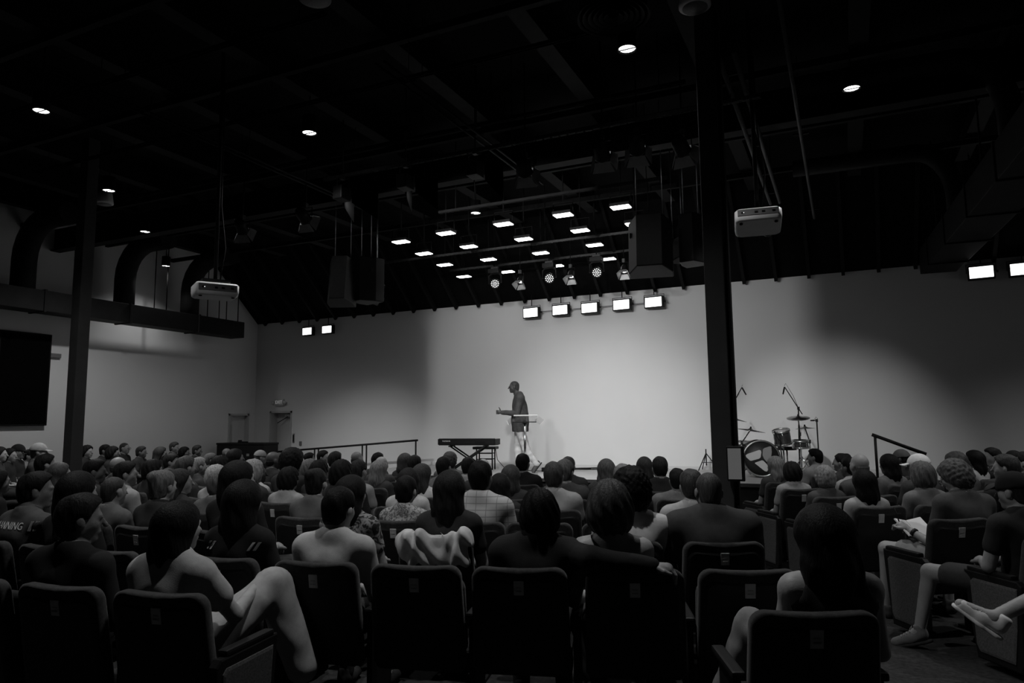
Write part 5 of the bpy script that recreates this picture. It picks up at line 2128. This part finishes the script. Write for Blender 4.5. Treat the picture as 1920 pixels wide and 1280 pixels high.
# px, top y, hair, build, shirt, hair grey, skin, head turn (deg, + = to own left), row override
PEOPLE = [
 # far left
 (8, 838, 'long', 'f', .05, .02, .35, 0, None), (27, 841, 'long', 'f', .03, .015, .3, -10, None), (42, 834, 'capdark', 'm', .03, .02, .3, 0, None),
 (62, 843, 'short', 'm', .22, .02, .25, 0, None), (82, 832, 'caplight', 'm', .05, .05, .3, 0, None), (97, 852, 'short', 'm', .03, .015, .25, 0, None),
 (125, 868, 'long', 'f', .3, .05, .3, 0, None), (147, 844, 'short', 'f', .1, .03, .45, -15, None), (170, 835, 'bob', 'f', .04, .02, .35, -10, None),
 (190, 862, 'short', 'm', .04, .012, .1, -30, None), (203, 834, 'short', 'm', .04, .02, .2, 0, None), (219, 837, 'bob', 'm', .03, .015, .2, 0, None),
 (239, 830, 'buzzglasses', 'm', .04, .05, .3, 0, None), (232, 856, 'bald', 'broad', .05, .05, .22, 0, None), (248, 866, 'short', 'm', .28, .015, .2, -25, None),
 (271, 837, 'short', 'broad', .05, .05, .18, 0, None), (297, 862, 'bob', 'f', .03, .012, .2, 0, None), (309, 838, 'long', 'f', .04, .05, .25, 0, None),
 (332, 829, 'short', 'm', .05, .08, .3, 0, None), (330, 851, 'short', 'm', .05, .03, .22, -25, None), (352, 838, 'bob', 'f', .03, .012, .2, 0, None),
 (375, 835, 'short', 'm', .04, .05, .2, 0, None), (358, 856, 'short', 'm', .05, .06, .25, 0, None), (381, 858, 'short', 'f', .06, .26, .3, 0, None),
 (402, 850, 'short', 'm', .06, .15, .3, 0, None), (165, 885, 'long', 'f', .02, .010, .25, 0, None), (227, 893, 'buzz', 'm', .10, .04, .25, 0, None),
 (318, 881, 'bun', 'f', .03, .12, .3, 0, None), (350, 880, 'long', 'f', .03, .03, .3, -35, None), (415, 872, 'bob', 'f', .35, .40, .3, 0, None),
 (420, 883, 'short', 'm', .10, .12, .25, 0, None), (422, 855, 'bob', 'f', .03, .012, .2, 0, None), (431, 840, 'bald', 'm', .03, .05, .2, 0, None),
 (450, 842, 'long', 'f', .03, .015, .2, 0, None), (460, 865, 'long', 'f', .02, .010, .25, -20, None), (10, 880, 'long', 'f', .02, .012, .2, 0, None),
 # left centre
 (495, 845, 'caplight', 'm', .05, .1, .3, 0, None), (484, 862, 'bob', 'f', .04, .3, .3, 0, None), (492, 870, 'bald', 'm', .40, .03, .05, -25, None),
 (521, 846, 'bald', 'm', .03, .02, .08, -20, None), (556, 840, 'afro', 'm', .03, .012, .2, 0, None), (565, 855, 'capwhite', 'm', .03, .03, .3, 0, None),
 (586, 849, 'short', 'm', .03, .015, .2, 0, None), (588, 861, 'bob', 'f', .03, .15, .3, 0, None), (612, 845, 'short', 'm', .03, .015, .2, -45, None),
 (606, 863, 'bob', 'f', .03, .012, .2, 0, None), (550, 876, 'bob', 'f', .30, .012, .25, 0, None), (601, 878, 'bun', 'f', .10, .02, .3, 0, None),
 (635, 847, 'short', 'm', .04, .03, .22, 0, None), (648, 863, 'bob', 'broad', .02, .010, .2, 0, None), (675, 846, 'bald', 'm', .06, .03, .15, 0, None),
 (678, 863, 'short', 'f', .25, .03, .3, 0, None), (714, 849, 'short', 'm', .05, .012, .2, 0, None), (721, 855, 'bald', 'm', .06, .2, .4, 0, None),
 (717, 863, 'long', 'f', .05, .25, .3, 0, None), (765, 850, 'long', 'f', .04, .06, .3, 0, None), (782, 854, 'short', 'm', .05, .03, .25, 0, None),
 (797, 870, 'long', 'f', .55, .04, .3, -15, None), (772, 878, 'long', 'f', .45, .02, .3, 0, None), (836, 857, 'short', 'm', .16, .015, .2, 0, None),
 (848, 848, 'curly', 'm', .12, .08, .25, 0, None),
 # centre
 (881, 858, 'short', 'm', .35, .02, .25, 0, None), (909, 859, 'bald', 'm', .04, .25, .4, 0, None), (940, 888, 'long', 'f', .03, .015, .25, 0, None),
 (960, 872, 'long', 'f', .04, .05, .3, 0, None), (982, 851, 'short', 'm', .012, .008, .15, 0, None), (1039, 867, 'short', 'm', .30, .05, .25, 0, None),
 (1060, 862, 'short', 'm', .06, .12, .28, -20, None), (1066, 857, 'short', 'm', .04, .05, .28, 0, None), (1136, 861, 'long', 'f', .05, .10, .3, 0, None),
 (1167, 871, 'short', 'm', .05, .22, .3, 0, None), (1206, 857, 'long', 'f', .03, .04, .3, 0, None), (1235, 857, 'short', 'm', .02, .03, .3, 0, None),
 (1267, 879, 'short', 'broad', .16, .02, .2, 0, None), (1292, 881, 'short', 'm', .40, .05, .3, 0, None),
 # right block
 (1447, 856, 'long', 'f', .05, .25, .3, 10, None), (1478, 866, 'bob', 'f', .30, .02, .25, 0, None), (1521, 842, 'short', 'm', .30, .010, .2, 25, None),
 (1538, 874, 'curly', 'f', .08, .28, .3, 0, None), (1570, 850, 'bun', 'f', .05, .02, .3, 25, None), (1603, 850, 'bald', 'm', .08, .12, .3, 0, None),
 (1585, 858, 'short', 'f', .35, .012, .12, 20, None), (1610, 881, 'long', 'f', .35, .010, .25, 0, None), (1657, 852, 'long', 'f', .14, .012, .2, 0, None),
 (1681, 844, 'capgrey', 'm', .03, .02, .1, 20, None), (1712, 853, 'capwhite', 'm', .05, .05, .3, 40, None), (1717, 866, 'bob', 'f', .16, .12, .3, 0, None),
 (1781, 849, 'curly', 'm', .06, .05, .25, 0, None), (1815, 845, 'long', 'f', .30, .008, .25, 20, None), (1850, 840, 'short', 'm', .03, .02, .28, 40, None),
 (1873, 853, 'short', 'broad', .04, .04, .25, 25, None), (1890, 846, 'capdark', 'm', .03, .02, .2, 20, None), (1911, 848, 'short', 'm', .04, .03, .28, 20, None),
]

# ================================================================== the rest of the audience
CAPS = {'capdark': ('dark', .02), 'caplight': ('light grey', .30), 'capwhite': ('white', .72), 'capgrey': ('grey', .12)}


def candidates(px, py):
    res = []
    for row in range(1, 10):
        for br in (0, 1):
            s_ = seat_of(px, py, row, br)
            if s_ is None:
                continue
            z, phi, dist, x, y = s_
            if x < WX0 + .6 or y > 12.6 and x > -9.6:
                continue
            if y > STAGE_Y - .75 and -9.6 < x < 1.6:
                continue
            if 25.5 < phi < 32.8 or (px > 1395 and phi < 32.8):
                continue
            if (x + .965) ** 2 + (y - 6.3) ** 2 < .3 or (x + 9.52) ** 2 + (y - 6.3) ** 2 < .3:
                continue
            res.append((abs(z - 1.245), row, phi, z))
    return sorted(res)


order = sorted(range(len(PEOPLE)), key=lambda i: -PEOPLE[i][1])
placed = []
for i in order:
    px, py, hair, build, shirt, hairg, skin, yaw, ro = PEOPLE[i]
    cs = candidates(px, py)
    done = False
    for c, row, phi, z in cs:
        if ro is not None and row != ro:
            continue
        if not 1.12 <= z <= 1.40:
            continue
        if free(row, phi):
            placed.append((i, row, phi, z))
            TAKEN[row].append(arc(row, phi))
            done = True
            break
    if not done:
        for gap, z0, z1 in ((.45, 1.09, 1.45), (.40, 1.1, 1.42), (.34, 1.1, 1.42)):
            for c, row, phi, z in cs:
                if z0 <= z <= z1 and free(row, phi, gap):
                    placed.append((i, row, phi, z))
                    TAKEN[row].append(arc(row, phi))
                    done = True
                    break
            if done:
                break
    if not done:
        print('NOT PLACED', PEOPLE[i][:3], cs[:3])

labels = []
for i, row, phi, z in placed:
    px, py, hair, build, shirt, hairg, skin, yaw, ro = PEOPLE[i]
    capw = CAPS.get(hair)
    labels.append(person_label(px, row, hair.replace('glasses', ''), hairg, shirt, capw[0] if capw else None, skin))
seen = {}
for k, l in enumerate(labels):
    seen.setdefault(l, []).append(k)
for l, ks in seen.items():
    if len(ks) > 1:
        ks.sort(key=lambda k: PEOPLE[placed[k][0]][0])
        rows_ = [placed[k][1] for k in ks]
        for j, k in enumerate(ks):
            w_ = 'the left one' if j == 0 else 'the right one' if j == len(ks) - 1 else 'the middle one'
            labels[k] = l + ', ' + w_

BARE = {}
for (i, row, phi, z), lab in zip(placed, labels):
    px, py, hair, build, shirt, hairg, skin, yaw, ro = PEOPLE[i]
    fine = row <= 3 and False
    yw = int(round(yaw / 15.0)) * 15
    p, parts = body_set(build, yw, fine)
    capw = CAPS.get(hair)
    extra = .0
    htop = p['head'][2] + (.118 if hair not in ('afro',) else .15)
    S_ = max(.88, min(1.13, z / htop))
    t = seat_person(px, py, row, phi, None, lab, 0, S_)
    hstyle = 'buzz' if capw or hair == 'buzzglasses' else hair
    dress(t, p, parts, hstyle, skin, float(shirt), hairg, .04, False, .24, capw[1] if capw else None, hair == 'buzzglasses')
    for s_ in (-1, 1):
        kn, an, toe = p['leg'][s_]
        put_shoe(t, an, toe, .03)
    chair(row, phi, True, (-1 if 32 < phi < 38 else None), None)

# empty seats between the occupied ones in the nearer rows
EMPTY = [(0, 4.5), (1, 4.4), (1, 14.05), (1, 22.2), (2, 16.5), (2, 6.7), (2, 3.8), (3, 6.9), (3, 16.3), (3, 19.4), (3, 22.4), (3, 36.7), (4, 34.6), (5, 35.2), (4, 37.9), (6, 36.4)]
for row, phi in EMPTY:
    if free(row, phi, .46):
        chair(row, phi, False, (1 if (row, phi) in ((1, 22.2),) else -1 if 32 < phi < 36.5 else None), None)
        TAKEN[row].append(arc(row, phi))

# seat labels: row and place counted from the central aisle
for row in range(10):
    for side in (0, 1):
        L_ = [c for c in CHAIRS if c['row'] == row and (c['phi'] > 28) == bool(side)]
        L_.sort(key=lambda c: abs(c['phi'] - 28))
        for k, c in enumerate(L_):
            n_ = ['first', 'second', 'third', 'fourth', 'fifth', 'sixth', 'seventh', 'eighth', 'ninth', 'tenth', 'eleventh', 'twelfth', 'thirteenth', 'fourteenth', 'fifteenth', 'sixteenth', 'seventeenth', 'eighteenth', 'nineteenth', 'twentieth', 'twenty-first', 'twenty-second'][min(k, 21)]
            c['label'] = 'black theatre seat, %s seat %s of the aisle, %s row from the stage' % (n_, 'right' if side else 'left', ROW_WORD[row])
for c in CHAIRS:
    del c['row'], c['phi']
for t, px, row in PERSONS:
    del t['row']

# ================================================================== the speaker on the stage
def L3(cx, cy, x):
    """speaker frame: x to his right, forward, up (from the picture's proportions)"""
    return (x, -(cx - 945) * .00203, max(.0, (1090 - cy) * .00203))


spk = empty('person', (-5.88, 12.92, SH), radians(114.4), 'person in a dark overshirt and pale jeans walking left across the stage', 'person')
hm = rotm(0, -2)
HC = (0.0, .105, 1.682)
ha, hc = head_elems()
hd_ = xf_elems(ha, hm, HC)
torso = [ell((0, .0, 1.32), (.158, .112, .20), .05), ell((0, .005, 1.06), (.145, .115, .17), .06), ell((0, .0, .90), (.158, .12, .12), .05)]
neck = [cap_((0, .02, 1.50), (0, .075, 1.63), .060, .054, .03)]
shl = {s_: (s_ * .175, -.02, 1.455) for s_ in (-1, 1)}
for s_ in (-1, 1):
    torso.append(cap_((0, .01, 1.52), (s_ * .15, -.015, 1.475), .055, .052, .05))
    torso.append(cap_(shl[s_], (s_ * .07, 0, 1.36), .06, .09, .05))
arm = {-1: ((-.22, .045, 1.155), (-.165, .335, 1.178)), 1: ((.235, -.06, 1.17), (.21, .06, .95))}
leg = {-1: ((-.10, -.135, .43), (-.09, -.335, .165)), 1: ((.09, .035, .455), (.09, .015, .085))}
up_, fo_, th_, sh_ = [], [], [], []
for s_ in (-1, 1):
    up_.append(cap_(shl[s_], arm[s_][0], .056, .044, .03))
    fo_.append(cap_(arm[s_][0], arm[s_][1], .043, .028, .015))
    th_.append(cap_((s_ * .085, .0, .88), leg[s_][0], .090, .060, .03))
    sh_.append(cap_(leg[s_][0], leg[s_][1], .056, .038, .02))
feet = [cap_((-.09, -.335, .165), (-.09, -.25, .05), .036, .03, .02), cap_((.09, .015, .07), (.09, .16, .035), .036, .03, .02)]
ax = (axis_pts([(-.36, -.10, .013), (-.10, .10, .0085), (.10, .36, .013)]), axis_pts([(-.55, -.02, .013), (-.02, .24, .0085), (.24, .50, .013)]), axis_pts([(-.03, 1.54, .013), (1.54, 1.84, .0085)]))
B_ = Field(*ax)
for e in torso + neck + up_ + fo_ + th_ + sh_ + feet + hd_:
    B_.add(e)
for e in xf_elems(hc, hm, HC):
    B_.cut(e, 0, .008)
bm_ = B_.mesh('body', None)
# near hand: loose fist with the thumb raised
wr = np.array(arm[-1][1])
dv = wr - np.array(arm[-1][0])
dv /= np.linalg.norm(dv)
upv = np.array((0, 0, 1.0))
sdv = np.array((1.0, 0, 0))
he = [cap_(tuple(wr), tuple(wr + dv * .07), .026, .032, .015)]
for k in range(4):
    z_ = .030 - k * .020
    a0 = wr + dv * .085 + upv * z_ + sdv * -.012
    b0 = a0 + dv * .030 + sdv * .012
    c0 = b0 + sdv * .034 - dv * .012
    d0 = c0 - dv * .035 + sdv * .002
    he += [cap_(tuple(a0), tuple(b0), .0105, .0105, .004), cap_(tuple(b0), tuple(c0), .0105, .010, .004), cap_(tuple(c0), tuple(d0), .010, .009, .004)]
t0 = wr + dv * .035 + upv * .025
t1 = t0 + upv * .035 + dv * .012
t2 = t1 + upv * .035 + dv * .018
he += [cap_(tuple(t0), tuple(t1), .015, .012, .01), cap_(tuple(t1), tuple(t2), .012, .009, .006)]
hm1 = hand_mesh_data(he).mesh('h1', None)
hm2 = hand_mesh_data(hand_elems(arm[1][1], np.array(arm[1][1]) - np.array(arm[1][0]), (0, 0, 1), 1, .5)).mesh('h2', None)
o = link('body', join_meshes('body', [bm_, hm1, hm2], M_SKIN_DEFAULT), spk)
set_obj_mat(o, skin_mat(.055))
for q in (bm_, hm1, hm2):
    bpy.data.meshes.remove(q)
S2 = Field(*ax)
for e in torso[:2] + torso[3:]:
    S2.add(e, .026)
S2.add(ell((0, -.02, 1.12), (.172, .155, .30), .06), .0)
S2.add(ell((0, -.015, .92), (.205, .168, .42), .06), .0)
for e in up_ + fo_:
    S2.add(e, .017)
S2.half((0, 0, -1), -.80)
S2.cut(cap_((0, .03, 1.56), (0, .08, 1.72), .066, .075), .004, .01)
S2.wobble(lambda X, Y, Z: .004 * np.sin(24 * X + 30 * Z + 3 * np.sin(12 * Y)) * np.sin(19 * Y - 11 * Z))
o = link('overshirt', S2.mesh('overshirt', M_SHIRT_DEFAULT), spk)
set_obj_mat(o, mat('dark_denim', .055, .8, .15, .25, 18, .3, 300))
C2 = Field(axis_pts([(-.11, .11, .008)]), axis_pts([(-.09, .14, .008)]), axis_pts([(1.47, 1.62, .008)]))
C2.add(cap_((0, .022, 1.53), (0, .042, 1.565), .082, .076))
C2.cut(cap_((0, .0, 1.48), (0, .075, 1.63), .066, .066), 0, .006)
C2.half((0, -.35, 1), 1.575)
C2.half((0, 0, -1), -1.50)
o = link('collar', C2.mesh('collar', M_SHIRT_DEFAULT), spk)
set_obj_mat(o, mat('dark_denim', .055))
T2 = Field(*ax)
T2.add(ell((0, .0, .90), (.155, .118, .12), .05), .008)
for e in th_:
    T2.add(e, .014)
for e in sh_:
    T2.add(e, .022)
T2.half((0, 0, 1), .83)
T2.cut(ell((-.09, -.39, .07), (.12, .12, .06)), 0, .01)
T2.half((0, 0, -1), -.085)
T2.wobble(lambda X, Y, Z: .005 * np.sin(55 * Z + 12 * Y + 6 * X) * np.clip((.75 - Z) * 3, 0, 1))
o = link('jeans', T2.mesh('jeans', M_SHIRT_DEFAULT), spk)
set_obj_mat(o, cloth_mat(.58))
h = link('hair', hair_mesh('buzz', True), spk, HC, Matrix(hm.tolist()).to_euler())
set_obj_mat(h, hair_mat(.045))
h.scale = (.985, .985, .985)
link('glasses', GLASSES_ME, spk, HC, Matrix(hm.tolist()).to_euler())
sh1 = link('shoe', SHOE_ME, spk, (.09, .01, .042), (0, 0, 0))
set_obj_mat(sh1, cloth_mat(.10))
q = link('sole', SOLE_ME, sh1)
set_obj_mat(q, cloth_mat(.03))
sh2 = link('shoe', SHOE_ME, spk, (-.09, -.355, .165), (radians(-52), 0, 0))
set_obj_mat(sh2, cloth_mat(.10))
q = link('sole', SOLE_ME, sh2)
set_obj_mat(q, cloth_mat(.03))

bpy.context.view_layer.update()
